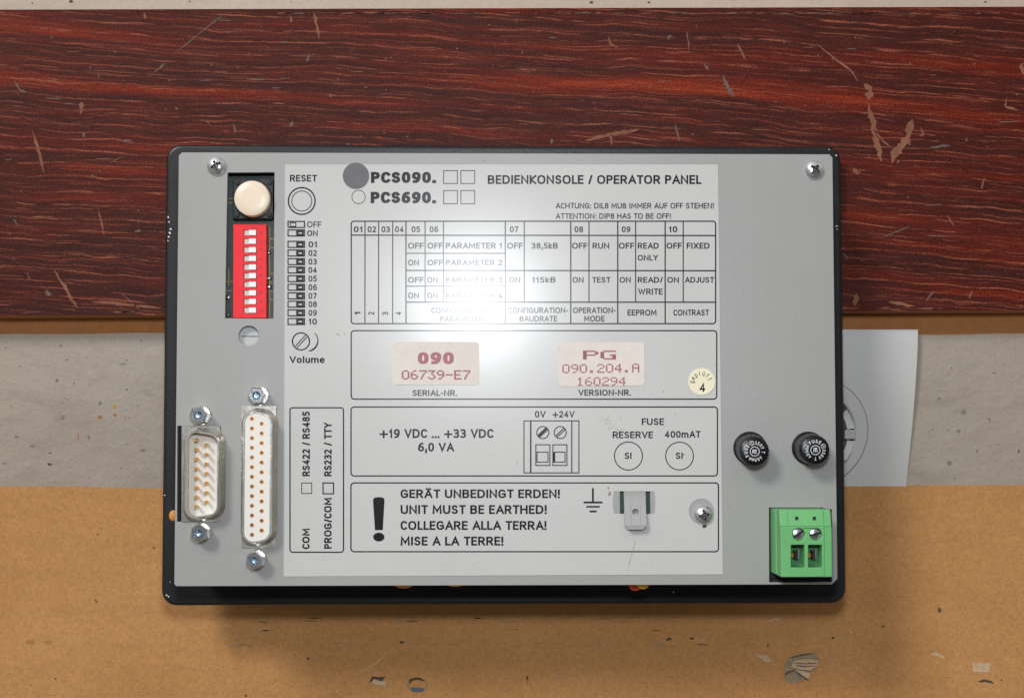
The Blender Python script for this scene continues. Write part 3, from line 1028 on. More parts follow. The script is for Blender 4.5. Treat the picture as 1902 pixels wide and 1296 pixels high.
# (1 dark, 2 stain, 3 pale, 4 grey fibre)
for x, y, rx, ry, mi in ((57, 1192, 9, 4, 2), (90, 1191, 8, 4, 2), (1745, 1132, 3, 5, 1), (572, 1222, 2.4, 2.4, 1), (103, 1260, 2.2, 1.6, 1),
                         (746, 1192, 6, 2.2, 1), (1242, 1186, 5, 2.6, 1), (1285, 1185, 4, 2, 1), (1305, 1189, 5, 1.5, 3), (457, 1291, 2.5, 1.8, 1),
                         (620, 1289, 9, 2.6, 2), (650, 1288, 6, 2.4, 2), (640, 1267, 4, 2, 2), (1640, 1162, 3, 1.6, 1), (1547, 1184, 3, 2.4, 1),
                         (1581, 1173, 2.4, 1.5, 3), (1226, 1221, 1.8, 1.5, 3), (1238, 1231, 1.6, 1.4, 3), (1245, 1256, 6, 2.2, 2),
                         (181, 992, 2, 1.5, 1), (286, 1017, 3, 1.2, 1), (240, 1070, 2, 1.5, 2), (1426, 1198, 1.5, 4, 1), (1860, 1262, 2, 1.5, 1)):
    blob(g, CB, x, y, rx, ry, mi, 10, 0.35)
streak(g, CB, [(176, 1112), (181, 1119)], 3, 1)
streak(g, CB, [(979, 1252), (980, 1273)], 5, 2)
streak(g, CB, [(980, 1254), (979, 1262)], 2.2, 1)
streak(g, CB, [(1425, 1155), (1440, 1149), (1452, 1150)], 5, 3)
streak(g, CB, [(1406, 1216), (1420, 1222), (1433, 1228)], 9, 3)
streak(g, CB, [(1730, 1213), (1742, 1215), (1755, 1221)], 5, 3)
g.poly([CB(1806, 1229), CB(1808, 1247), CB(1838, 1248), CB(1840, 1231)], 3)
streak(g, CB2, [(1817, 1265), (1830, 1263), (1846, 1268)], 5, 1)
streak(g, CB, [(660, 1252), (700, 1230), (735, 1196)], 1.8, 3)
# worn row of pressed corrugation
for _ in range(70):
    x = rnd.uniform(420, 1400)
    y = rnd.choice((1148, 1152, 1170, 1194, 1197, 1198)) + rnd.uniform(-2.5, 2.5)
    streak(g, CB, [(x, y), (x + rnd.uniform(6, 30), y + rnd.uniform(-1.2, 1.2))], rnd.uniform(0.8, 2.2), rnd.choice((2, 2, 4, 4, 4, 2, 1)))
for _ in range(34):
    x = rnd.uniform(20, 1880)
    y = rnd.uniform(1235, 1294)
    streak(g, CB, [(x, y), (x + rnd.uniform(6, 22), y + rnd.uniform(-1.2, 1.2))], rnd.uniform(0.7, 1.6), rnd.choice((2, 4)))
for _ in range(120):
    x, y = rnd.choice(((rnd.uniform(0, 300), rnd.uniform(915, 1290)), (rnd.uniform(0, 1900), rnd.uniform(1125, 1294)), (rnd.uniform(1570, 1900), rnd.uniform(905, 1290))))
    blob(g, CB, x, y, rnd.uniform(0.5, 1.6), rnd.uniform(0.5, 1.2), rnd.choice((1, 2, 2, 3, 4)), 7, 0.4)
# dent and stamped ring at the lower edge
g.poly([CB(700, 1258), CB(690, 1264), CB(697, 1273), CB(716, 1273), CB(718, 1262)], 3)
streak(g, CB2, [(686, 1266), (694, 1258), (706, 1260), (716, 1256)], 5, 1)
streak(g, CB2, [(692, 1272), (716, 1273)], 2, 4)
ringo = circ(775, 1272, 19, 26, 13)
ringi = circ(775, 1272, 16, 26, 10)
ring_pts = [CB2(x, y) for x, y in ringo] + [CB2(x, y) for x, y in ringi]
g.add(ring_pts, [(i, (i + 1) % 26, 26 + (i + 1) % 26, 26 + i) for i in range(26)], 4)
streak(g, CB3, [(760, 1270), (762, 1262), (775, 1259), (790, 1264)], 4, 1)
g.poly([CB3(763, 1276), CB3(764, 1284), CB3(785, 1284), CB3(789, 1278), CB3(776, 1276)], 5)
o = g.build('cardboard_sheet', [M['card'], M['mark'], M['stain'], M['pale'], M['greyfibre'], base_mat('ink_smear', (0.10, 0.10, 0.12), 0.8)], None, (0, -150, Z_TABLE), fix=False)
tag(o, 'brown cardboard sheet with torn spots and the device\'s shadow, lying along the bottom', 'cardboard sheet')
# torn patch: layers of lifted paper
g = G()
P3 = lambda x, y, h: U(x, y, Z_CARD + h)
g.poly([P3(1458, 1232, .08), P3(1458, 1262, .08), P3(1470, 1269, .08), P3(1500, 1263, .08), P3(1508, 1246, .08), P3(1519, 1238, .08), P3(1522, 1222, .08), P3(1512, 1211, .08), P3(1490, 1214, .08), P3(1468, 1221, .08)], 0)
g.poly([P3(1474, 1226, .2), P3(1470, 1238, .5), P3(1484, 1243, .9), P3(1506, 1244, .9), P3(1518, 1236, .6), P3(1521, 1226, .4), P3(1500, 1223, .2)], 1)
g.poly([P3(1476, 1243, .6), P3(1490, 1254, .9), P3(1502, 1261, .7), P3(1506, 1250, .9), P3(1492, 1246, .7)], 1)
g.poly([P3(1458, 1240, .2), P3(1456, 1252, .6), P3(1466, 1248, .9), P3(1476, 1244, .5), P3(1474, 1234, .2)], 0)
for pts, w, mi in (([(1474, 1230), (1495, 1232), (1520, 1230)], 1.6, 2), ([(1476, 1235), (1500, 1237), (1516, 1235)], 1.4, 2), ([(1456, 1254), (1464, 1247), (1476, 1244)], 2.2, 2),
                   ([(1478, 1246), (1490, 1255), (1502, 1262)], 2, 2), ([(1462, 1222), (1490, 1215), (1510, 1213)], 1.6, 2)):
    streak(g, lambda x, y: U(x, y, Z_CARD + 1.0), pts, w, mi)
g.build('torn_patch', [M['greyfibre'], M['pale'], M['mark']], o, (U(1488, 1240, Z_CARD).x, U(1488, 1240, Z_CARD).y, Z_CARD), fix=False)

# ================================================================ the device
HW, HH = 94.2, 61.76
dev = empty('operator_panel', (0, 0, Z_BOARD))
tag(dev, 'grey operator panel in a black bezel, rear side up with white printed sheet and connectors', 'operator panel')


def D(gg, name, mats, origin=(0, 0, 0), parent=dev, **kw):
    return gg.build(name, mats, parent, origin, **kw)


# bezel and housing
g = G()
g.prism(rr(-103.4, -70.2, 103.3, 69.3, 4.5, 7), Z_BOARD, Z_BOARD + 5.2)
bz = D(g, 'bezel', M['black'], (0, 0, Z_BOARD), bevel=1.1, seg=3)
g = G()
for x, y, r in ((312, 404, 2), (314, 412, 1.8), (317, 425, 2.4), (315, 433, 2.2), (313, 440, 2), (312, 447, 1.5), (309, 1105, 2), (313, 1107, 1.4),
                (1553, 289, 1.6), (1554, 420, 2), (1555, 426, 1.3), (1251, 1099, 1.6), (1540, 278, 1.2), (316, 1080, 1), (306, 919, 1.2)):
    blob(g, lambda a_, b_: U(a_, b_, Z_BOARD + 5.3), x, y, r * 0.8, r * 0.8, 0, 7, 0.5)
merge(bz, g, [M['white_fleck']])
g = G()
g.sheet([[(-92.4, -60), (92.4, -60), (92.4, 60), (-92.4, 60)], [(-93 + 2, -58), (-91, 58), (91, 58), (91, -58)]], Z_BOARD + 5.2, -1.4)
D(g, 'housing', M['dark'], (0, 0, Z_BOARD + 5.2))

# rear plate with its openings
window = px([(422.7, 320.8), (509.8, 320.3), (507.6, 591.6), (418, 591)])
potp = U(462, 623.6)
pot = circ(potp.x, potp.y, 2.85, 32)
slot15 = px([(329.5, 790.7), (409.5, 790.7), (408, 968.5), (329.0, 968.5)])
term = px([(1428.6, 942.3), (1529, 942.3), (1529, 944), (1545.5, 946), (1546, 1080.5), (1429, 1081)])
es1 = px([(1151.5, 912), (1160.5, 912), (1161, 954), (1152, 954)])
es2 = px([(1199.5, 912), (1207.5, 912), (1208, 954), (1200, 954)])
outer = [(-HW + 0.6, -HH), (HW - 1.6, -HH), (HW, -HH + 1.6), (HW, HH - 0.9), (HW - 0.9, HH), (-HW + 0.9, HH), (-HW, HH - 0.9), (-HW, -HH + 0.6)]
g = G()
g.sheet([outer, window, pot, slot15, term, es1, es2], -1.4, 0.0)
rp = D(g, 'rear_plate', M['plate'], (0, 0, -1.4), bevel=0.3, seg=2)
g = G()
for x, y, r in ((346, 405, 1.5), (300, 600, 0), (1410, 700, 1), (1380, 540, 1.2), (1450, 620, 1), (405, 720, 1.3), (430, 1000, 1.2), (356, 560, 1), (1366, 950, 1.2),
                (1520, 700, 1.2), (1400, 420, 1), (560, 296, 1), (900, 300, 1.4), (1240, 296, 1), (450, 700, 1), (1080, 1078, 1.3), (700, 1080, 1)):
    if r:
        blob(g, lambda a_, b_: U(a_, b_, 0.05), x, y, r, r * 0.8, 0, 7, 0.4)
merge(rp, g, [M['greystain']])

# white printed sheet
LT = 0.16
ecut = px([(1140.5, 912), (1215, 912), (1217, 925), (1216.8, 945), (1215.5, 953.7), (1141, 953.7), (1138.5, 942), (1138.2, 926)])
sc3 = U(1308, 952)
scut = U(1303, 949.5)
g = G()
g.sheet([px([(529.5, 306), (1333.5, 306), (1342.5, 1066), (527, 1070)]), ecut, circ(scut.x, scut.y, 3.65, 36)], 0.02, LT)
lab = D(g, 'label_sheet', M['label'], (0, 0, 0))
ZI = LT + 0.04

g = G()
T = lambda *a_, **k_: text_at(g, *a_, ZI, **k_)
T('RESET', 538.5, 589, 325, 337.5)
T('OFF', 570.5, 597, 411.5, 422.5, bold=0.13)
T('ON', 570.5, 590, 428, 438.5)
for i, y in enumerate((454, 470, 486, 501.5, 517.5, 533.5, 549.5, 565, 581, 597)):
    T('%02d' % (i + 1), 573, 588.5, y - 5.5, y + 5.5, bold=0.15)
T('Volume', 537.5, 603, 661.5, 674)
T('PCS090.', 689, 810, 319.5, 340, bold=0.22)
T('PCS690.', 688.5, 810, 356.5, 377.5, bold=0.22)
T('BEDIENKONSOLE / OPERATOR PANEL', 906, 1303, 325.5, 342, bold=0.165)
T('ACHTUNG: DIL8 MUß IMMER AUF OFF STEHEN!', 1032, 1326, 377, 387.5, bold=0.14)
T('ATTENTION: DIP8 HAS TO BE OFF!', 1032, 1246, 396.3, 406.5, bold=0.14)
for s, x in (('01', 665), ('02', 690.7), ('03', 716.5), ('04', 741.7), ('05', 772.3), ('06', 806), ('07', 955), ('08', 1075), ('09', 1163), ('10', 1250)):
    T(s, x - 8, x + 8, 420.5, 431.5)
R1, R1b, R2, R3, R3b, R4 = (451, 462), (473.5, 484), (482.5, 493), (514.5, 525), (536, 547), (543.5, 554)
for s, x0, x1, (y0, y1) in (
        ('OFF', 758, 787, R1), ('OFF', 794, 822.5, R1), ('PARAMETER 1', 828, 932, R1), ('OFF', 942, 971, R1), ('38,5kB', 987, 1036, R1),
        ('OFF', 1062.5, 1091, R1), ('RUN', 1100.5, 1131.5, R1), ('OFF', 1149.5, 1178, R1), ('READ', 1184.5, 1223.5, R1), ('ONLY', 1184.5, 1222.5, R1b),
        ('OFF', 1238, 1266.5, R1), ('FIXED', 1275.5, 1318, R1),
        ('ON', 758, 778, R2), ('OFF', 794, 822.5, R2), ('PARAMETER 2', 828, 933, R2),
        ('OFF', 758, 787, R3), ('ON', 793.5, 813, R3), ('PARAMETER 3', 828, 933, R3), ('ON', 945.5, 966.5, R3), ('115kB', 988, 1032, R3),
        ('ON', 1063.5, 1084, R3), ('TEST', 1100, 1134, R3), ('ON', 1151, 1171.5, R3), ('READ/', 1184.5, 1231.5, R3), ('WRITE', 1185, 1231, R3b),
        ('ON', 1239.5, 1261, R3), ('ADJUST', 1272, 1326.5, R3),
        ('ON', 758, 778, R4), ('ON', 793.5, 813, R4), ('PARAMETER 4', 828, 933, R4),
        ('CONFIGURATION-', 801, 912, (571, 581.5)), ('PARAMETER', 817, 898, (587, 597.5)),
        ('CONFIGURATION-', 944, 1055, (571, 581.5)), ('BAUDRATE', 965, 1035, (586.5, 597)),
        ('OPERATION-', 1064.5, 1143.5, (571, 581.5)), ('MODE', 1085, 1123, (586.5, 597)),
        ('EEPROM', 1165.5, 1219.5, (575, 586)), ('CONTRAST', 1251, 1317, (575, 586)),
        ('SERIAL-NR.', 766, 849, (724, 735)), ('VERSION-NR.', 1074, 1172, (723.5, 734.5)),
        ('+19 VDC ... +33 VDC', 705, 917, (796.5, 813)), ('6,0 VA', 776.5, 844, (822, 838)),
        ('0V', 993.5, 1014, (763, 775)), ('+24V', 1026, 1067.5, (763, 775)),
        ('FUSE', 1192, 1233.5, (776.5, 789)), ('RESERVE', 1138, 1213, (801, 813.5)), ('400mAT', 1234, 1301.5, (800, 812.5)),
        ('SI', 1160, 1173, (840, 852)), ('SI', 1255, 1268, (840, 852)),
        ('GERÄT UNBEDINGT ERDEN!', 744, 1040, (908.5, 924.5)), ('UNIT MUST BE EARTHED!', 744, 1015.5, (937.5, 954)),
        ('COLLEGARE ALLA TERRA!', 744, 1015, (967, 983.5)), ('MISE A LA TERRE!', 744, 935, (996, 1012.5))):
    big = (y1 - y0) > 15
    T(s, x0, x1, y0, y1, bold=0.168 if big else 0.155)
for i, x in enumerate((664.5, 690, 716, 740.5)):
    text_at(g, str(i + 1), x - 6, x + 5, 579, 585.5, ZI, bold=0.16, turn=1)
for s, x0, x1, y0, y1 in (('COM', 561.5, 575, 981, 1019), ('RS422 / RS485', 561.5, 575.5, 764, 884), ('PROG/COM', 602, 616, 924, 1018.5), ('RS232 / TTY', 602, 616, 784, 884)):
    text_at(g, s, x0, x1, y0, y1, ZI, bold=0.18, turn=1)
D(g, 'lettering', M['ink'], (0, 0, ZI), parent=lab, fix=False)

g = G()
W = 2.3
frame_px(g, 652.4, 411, 1329.2, 601, 5, W, ZI)
zz = ZI + 0.004
line(g, 653, 436.8, 1329, 437.6, W, zz)
for x in (678, 703.3, 729.4):
    line(g, x, 411.5, x - 0.3, 600.5, W * 0.85, zz + 0.004)
for x in (754, 938.6, 1060.2, 1147.4, 1235.5):
    line(g, x, 411.5, x, 600.5, W, zz + 0.008)
for x in (789.6, 823.6, 973.8, 1094, 1180.6, 1269):
    line(g, x, 411.5, x, 561, W * 0.85, zz + 0.008)
line(g, 754, 502.2, 1329.5, 502.8, W, zz + 0.012)
line(g, 754, 561, 1329.5, 561.2, W, zz + 0.012)
line(g, 754, 470.4, 938.6, 470.4, W * 0.8, zz + 0.012)
line(g, 754, 531.4, 938.6, 531.4, W * 0.8, zz + 0.012)
D(g, 'parameter_table', M['ink'], (0, 0, ZI), parent=lab, fix=False)
g = G()
frame_px(g, 652.3, 614, 1331.3, 741, 6, W, ZI)
frame_px(g, 652.0, 755.6, 1332.5, 883.5, 6, W, ZI)
frame_px(g, 651.8, 896.4, 1334.5, 1024, 6, W, ZI)
frame_px(g, 538.6, 757, 638, 1025, 5, W, ZI)
for b_ in ((824, 317, 849.5, 341), (856, 317, 881.7, 341), (824, 354, 849.5, 378.4), (856, 354, 881.7, 378.4), (560.3, 896.5, 579, 916)):
    frame_px(g, *b_, 0, 1.4, ZI)
frame_px(g, 600, 896.5, 619.5, 916.5, 0, 2.2, ZI)
D(g, 'frames', M['ink'], (0, 0, ZI), parent=lab, fix=False)
# printed symbols: button, switches, trimmer
g = G()
circle_px(g, 560.5, 373.5, 24.8, 2.6, ZI)
circle_px(g, 560.5, 373.5, 18.6, 1.5, ZI)
D(g, 'button_symbol', M['ink'], (0, 0, ZI), parent=lab, fix=False)
g = G()
for i, y in enumerate((417, 432.8, 454, 470, 486, 501.5, 517.5, 533.5, 549.5, 565, 581, 597)):
    frame_px(g, 535, y - 5.6, 565.5, y + 5.6, 0, 2.2, ZI)
    if i == 0:
        frame_px(g, 539, y - 3.2, 549.5, y + 3.6, 0, 1.7, ZI + 0.004)
    else:
        line(g, 550.5, y - 5.5, 550.5, y + 5.5, 1.3, ZI + 0.002)
        frame_px(g, 553, y - 2.8, 562.5, y + 3.2, 0, 3.0, ZI + 0.004)
D(g, 'switch_symbols', M['ink'], (0, 0, ZI), parent=lab, fix=False)
g = G()
circle_px(g, 559, 633.8, 15.8, 2.4, ZI)
line(g, 548.5, 642.5, 567, 623, 1.8, ZI + .003)
line(g, 551.5, 645.5, 570, 626, 1.8, ZI + .003)
arc_o = [(571 + 20.5 * math.sin(math.radians(t_)), 633 - 20.5 * math.cos(math.radians(t_))) for t_ in range(45, 171, 9)]
arc_i = [(567.5 + 23 * math.sin(math.radians(t_)) - 0.0 - 3.2 * max(0, (t_ - 50) / 120), 633 - 19.6 * math.cos(math.radians(t_))) for t_ in range(45, 171, 9)]
n = len(arc_o)
g.add([U(x, y, ZI) for x, y in arc_o] + [U(x, y, ZI) for x, y in arc_i], [(i, i + 1, n + i + 1, n + i) for i in range(n - 1)])
D(g, 'volume_symbol', M['ink'], (0, 0, ZI), parent=lab, fix=False)
g = G()
circle_px(g, 666, 366, 12.4, 1.2, ZI)
D(g, 'circle_symbol', M['ink'], (0, 0, ZI), parent=lab, fix=False)
g = G()
frame_px(g, 973.2, 781.3, 1075.3, 877.8, 0, 1.8, ZI)
line(g, 985.8, 781.5, 985.8, 877.5, 2.6, ZI + .004)
line(g, 1062, 781.5, 1062, 877.5, 2.0, ZI + .004)
for cx in (1008.2, 1040.6):
    circle_px(g, cx, 803, 11.2, 1.8, ZI + .004)
    line(g, cx - 8, 809, cx + 7, 794.8, 2.0 if cx > 1020 else 4.4, ZI + .008)
    line(g, cx - 6, 811.5, cx + 9, 798, 1.8, ZI + .008)
frame_px(g, 995.3, 825.6, 1021.3, 864, 0, 1.8, ZI + .004)
frame_px(g, 1027, 825.6, 1053, 864, 0, 1.8, ZI + .004)
frame_px(g, 997.5, 839.3, 1017.8, 858, 0, 1.7, ZI + .006)
frame_px(g, 1030, 839.3, 1049.5, 858, 0, 1.7, ZI + .006)
line(g, 1029.5, 839, 1029.5, 858, 3.4, ZI + .008)
D(g, 'terminal_symbol', M['ink'], (0, 0, ZI), parent=lab, fix=False)
g = G()
circle_px(g, 1167.3, 846.5, 26, 1.8, ZI)
circle_px(g, 1262.2, 846.5, 25.8, 1.8, ZI)
D(g, 'fuse_symbols', M['ink'], (0, 0, ZI), parent=lab, fix=False)
g = G()
g.poly([U(x, y, ZI) for x, y in ((696.5, 984), (711, 984), (714, 932), (714, 926.5), (711.5, 923.6), (703.5, 922.6), (696, 923.6), (693.2, 926.5), (693, 932))])
g.poly([U(x, y, ZI) for x, y in reversed(circ(703.6, 996.8, 10.6, 28, 8.2))])
D(g, 'exclamation_mark', M['ink'], (0, 0, ZI), parent=lab, fix=False)
g = G()
line(g, 1101.3, 906, 1101.3, 931, 3.4, ZI)
line(g, 1084, 932.6, 1119, 932.6, 3.4, ZI + .004)
line(g, 1089, 940.6, 1114, 940.6, 3.0, ZI)
line(g, 1095, 949.3, 1108, 949.3, 3.4, ZI)
D(g, 'earth_symbol', M['ink'], (0, 0, ZI), parent=lab, fix=False)
g = G()
LB = lambda x, y: U(x, y, ZI + 0.02)
blob(g, LB, 1132, 917, 2.6, 5, 0, 10, 0.4, 0.3)
blob(g, LB, 1130, 906, 1.5, 2, 0, 8, 0.4)
for _ in range(46):
    t_ = rnd.random()
    blob(g, LB, 1122 + 32 * t_ + rnd.gauss(0, 4), 776 + 28 * t_ + rnd.gauss(0, 5), rnd.uniform(0.3, 1.0), rnd.uniform(0.3, 0.8), rnd.choice((0, 1)), 6, 0.4)
for x, y in ((1279, 845), (1254, 769), (1154, 777), (1232, 727), (640, 620), (600, 1040), (880, 1050), (1210, 1046), (960, 860), (1000, 290 + 60)):
    blob(g, LB, x, y, 1.0, 0.8, 0, 6, 0.4)
streak(g, LB, [(1181, 1000), (1176, 1020), (1165, 1060)], 0.8, 0)
streak(g, LB, [(622, 618), (632, 624)], 0.8, 0)
blob(g, LB, 1309, 977, 4.5, 3.6, 2, 12, 0.3)
blob(g, LB, 1270, 844, 1.4, 1.2, 2, 8, 0.3)
merge(lab, g, [M['greystain'], M['stain'], M['mark']])

# stickers
def sticker(name, outline, mat, z0, z1):
    gg = G()
    gg.prism(px(outline), z0, z1)
    c_ = [sum(p[0] for p in outline) / len(outline), sum(p[1] for p in outline) / len(outline)]
    q = U(*c_)
    return D(gg, name, mat, (q.x, q.y, z0))


ZS = LT + 0.16
st = sticker('serial_sticker', rr(729.3, 634.8, 889.8, 714.4, 7), M['sticker'], LT, ZS)
st['label'] = 'serial number sticker with purple print 090 06739-E7'
g = G()
text_at(g, '090', 776, 843, 654, 676, ZS + .03, bold=0.22)
dot_text(g, '06739-E7', 746.5, 873.5, 687.5, 704.5, ZS + .03, fat=1.15)
D(g, 'lettering', M['purple'], (0, 0, ZS), parent=st, fix=False)


def rot_pts(pts, deg):
    cx = sum(p[0] for p in pts) / len(pts)
    cy = sum(p[1] for p in pts) / len(pts)
    c_, s_ = math.cos(math.radians(deg)), math.sin(math.radians(deg))
    return [(cx + (x - cx) * c_ - (y - cy) * s_, cy + (x - cx) * s_ + (y - cy) * c_) for x, y in pts]


st = sticker('version_sticker', rot_pts(rr(1036.5, 636.6, 1196.8, 716.6, 7), -0.7), M['sticker'], LT, ZS)
st['label'] = 'version number sticker with purple print PG 090.204.A 160294'
g = G()
dot_text(g, 'PG', 1083.5, 1143.5, 651, 667.5, ZS + .03, fat=1.25, gap=0.9)
dot_text(g, '090.204.A', 1044.5, 1187.5, 676.5, 693, ZS + .03, fat=1.05, shear=-0.012)
dot_text(g, '160294', 1071, 1162.5, 700.5, 716.2, ZS + .03, fat=1.05, shear=-0.004)
D(g, 'lettering', M['purple'], (0, 0, ZS), parent=st, fix=False)
st = sticker('test_sticker', circ(1303, 708.5, 24.8, 40), M['yellowpaper'], LT, ZS)
st['label'] = 'round cream test sticker with the word geprüft and a 4'
g = G()
text_at(g, '4', 1298.5, 1310, 711.5, 727.5, ZS + .03, bold=0.15)
text_arc(g, 'geprüft', 1302.5, 711, 13.5, -97, 78, 9.0, ZS + .03, bold=0.13, squeeze=0.8)
D(g, 'lettering', M['ink'], (0, 0, ZS), parent=st, fix=False)
st = sticker('dot_sticker', circ(661.2, 327, 24.3, 40), M['dot'], LT, ZS)

# ---- screws
def make_screw(origin, deg):
    gg = G()
    R = 2.75
    prof_s = [(R, 0.0), (R, 0.4)] + [(R * math.cos(math.radians(a_)), 0.4 + 1.45 * math.sin(math.radians(a_))) for a_ in range(8, 89, 8)]
    gg.lathe(prof_s, 0, 0, 40)
    o_ = gg.build('screw', M['chrome'], None, (0, 0, 0), smooth=True)
    for k in range(2):
        cc = G()
        top_, bot_ = rr(-1.75, -0.42, 1.75, 0.42, 0.2, 2), rr(-1.0, -0.22, 1.0, 0.22, 0.1, 2)
        if k:
            top_, bot_ = [(-y, x) for x, y in top_], [(-y, x) for x, y in bot_]
        cc.loft([[(x, y, 0.7) for x, y in bot_], [(x, y, 2.0) for x, y in top_], [(x, y, 3.0) for x, y in top_]])
        boolean(o_, cc.build('cutter', M['recess_shade']), keep=True)
    cc = G()
    cc.lathe([(0.35, 0.5), (0.85, 1.2), (1.0, 3)], 0, 0, 12)
    boolean(o_, cc.build('cutter', M['recess_shade']), keep=True)
    for p in o_.data.polygons:
        p.use_smooth = True
    o_.data.set_sharp_from_angle(angle=math.radians(32))
    place(o_, origin, dev)
    o_.rotation_euler.z = math.radians(deg)
    return o_


p = U(402.5, 309)
screw = make_screw((p.x, p.y, 0.0), 28)
p = U(1512, 316)
dup(screw, (p.x, p.y, 0.0), dev, math.radians(50))
p = U(1307, 956, 0.5)
dup(screw, (p.x, p.y, 0.0), dev, math.radians(10))

# ---- circuit board with button and switch block in the window
ZB = -7.0
g = G()
g.prism(px([(405, 300), (530, 300), (530, 660), (400, 660)], ZB), ZB - 1.5, ZB)
pcb = D(g, 'circuit_board', M['pcb'], (U(460, 470).x, U(460, 470).y, ZB))
g = G()
for x0, y0, x1, y1 in ((418, 369, 436, 369), (418, 377, 436, 377), (494, 444, 510, 444), (494, 460, 510, 460), (494, 508, 510, 508), (494, 524, 510, 524), (494, 541, 510, 541),
                       (494, 556, 510, 556), (418, 523, 434, 523), (418, 540, 434, 540), (500, 420, 500, 590), (425, 500, 425, 530)):
    line(g, x0, y0, x1, y1, 1.3, ZB + 0.06)
D(g, 'traces', M['trace'], (0, 0, ZB), parent=pcb, fix=False)
g = G()
for x, y, r in ((424, 553, 5), (501, 533, 4.5), (501, 517, 4), (500, 470, 4), (425, 585, 4)):
    q = U(x, y, ZB)
    g.lathe([(r * .16, ZB), (r * .14, ZB + 0.5), (r * .05, ZB + 0.75)], q.x, q.y, 12)
D(g, 'solder_joints', M['tin'], (0, 0, ZB), parent=pcb, smooth=True)
bt = U(469, 371, -1.5)
rb = empty('reset_button', (bt.x, bt.y, ZB), dev)
g = G()
g.prism(round_corners(px([(433, 331), (508, 331), (508, 407), (433, 407)], -3), 0.8), ZB, -2.6)
q = U(470, 369, -2)
g.lathe([(5.5, -2.6), (5.5, -1.6)], q.x, q.y, 40)
for x, y in ((441, 340), (501, 340), (441, 400), (501, 400)):
    q2 = U(x, y, -2.6)
    g.lathe([(0.7, -2.6), (0.6, -2.2)], q2.x, q2.y, 14)
D(g, 'button_base', M['black'], (bt.x, bt.y, ZB), parent=rb, bevel=0.25)
q = U(467.5, 368, 3.0)
g = G()
g.lathe([(4.6, -1.6), (5.05, -1.2), (5.1, 2.3), (4.95, 2.75), (4.6, 2.95), (2.5, 3.05)], q.x, q.y, 48)
D(g, 'button_cap', M['ivory'], (q.x, q.y, -1.6), parent=rb, smooth=True)

ZD = -0.8
c4 = px([(433.5, 417), (494.6, 417), (494.6, 590), (433.0, 590)], ZD)
q = U(464, 503, ZD)
ds = empty('dip_switch', (q.x, q.y, ZB), dev)
wells = []
for i in range(10):
    y = 432.3 + 15.98 * i
    wells.append(px([(452.3, y - 5.6), (477.2, y - 5.6), (477.2, y + 5.6), (452.3, y + 5.6)], ZD))
g = G()
g.sheet([c4] + wells, ZD - 2.2, ZD)
g.prism(c4, ZB, ZD - 2.2)
D(g, 'switch_body', M['red'], (q.x, q.y, ZB), parent=ds)
sl = None
for i in range(10):
    y = 432.3 + 15.98 * i
    p = U(464.5, y, ZD)
    if sl is None:
        g = G()
        w2, h2 = 1.75, 0.78
        g.box(p.x - w2, p.y - h2, ZD - 2.1, p.x + w2, p.y + h2, ZD - 0.4, 1)
        g.box(p.x - 0.35, p.y - h2, ZD - 0.4, p.x + w2, p.y + h2, ZD + 0.35, 0)
        sl = D(g, 'slider', [M['white'], M['greyslot']], (p.x, p.y, ZD - 1), parent=ds, bevel=0.12)
    else:
        dup(sl, (p.x, p.y, ZD - 1), ds)
g = G()
for i in range(10):
    y = 432.3 + 15.98 * i
    text_at(g, str(i + 1), 482, 487 if i < 9 else 489, y - 3, y + 3, ZD + 0.04, bold=0.14)
text_at(g, 'ON', 466, 476, 421, 425, ZD + 0.04, bold=0.14)
D(g, 'lettering', base_mat('dark_red_print', (0.32, 0.010, 0.015), 0.5), (q.x, q.y, ZD), parent=ds, fix=False)

# trimmer behind the round hole
g = G()
g.lathe([(4.2, -9), (4.2, -2.5)], potp.x + 0.1, potp.y - 0.1, 36)
tp = D(g, 'trimmer', M['silvergrey'], (potp.x, potp.y, -9), smooth=True)
g = G()
g.box(potp.x - 2.6, potp.y - 0.14, -2.55, potp.x + 2.6, potp.y + 0.14, -2.44)
D(g, 'slot', base_mat('trimmer_slot', (0.12, 0.13, 0.13), 0.6), (potp.x, potp.y, -2.5), parent=tp)

# ---- D-shaped connectors
def dshape(x0, y0, x1, y1, z, taper, r, grow=0.0):
    """photo box -> D outline with the long side on the left"""
    a_, b_ = U(x0, y0, z), U(x1, y1, z)
    X0, Y1, X1, Y0 = a_.x - grow, a_.y + grow, b_.x + grow, b_.y - grow
    return round_corners([(X0, Y0), (X1, Y0 + taper), (X1, Y1 - taper), (X0, Y1)], r + grow)


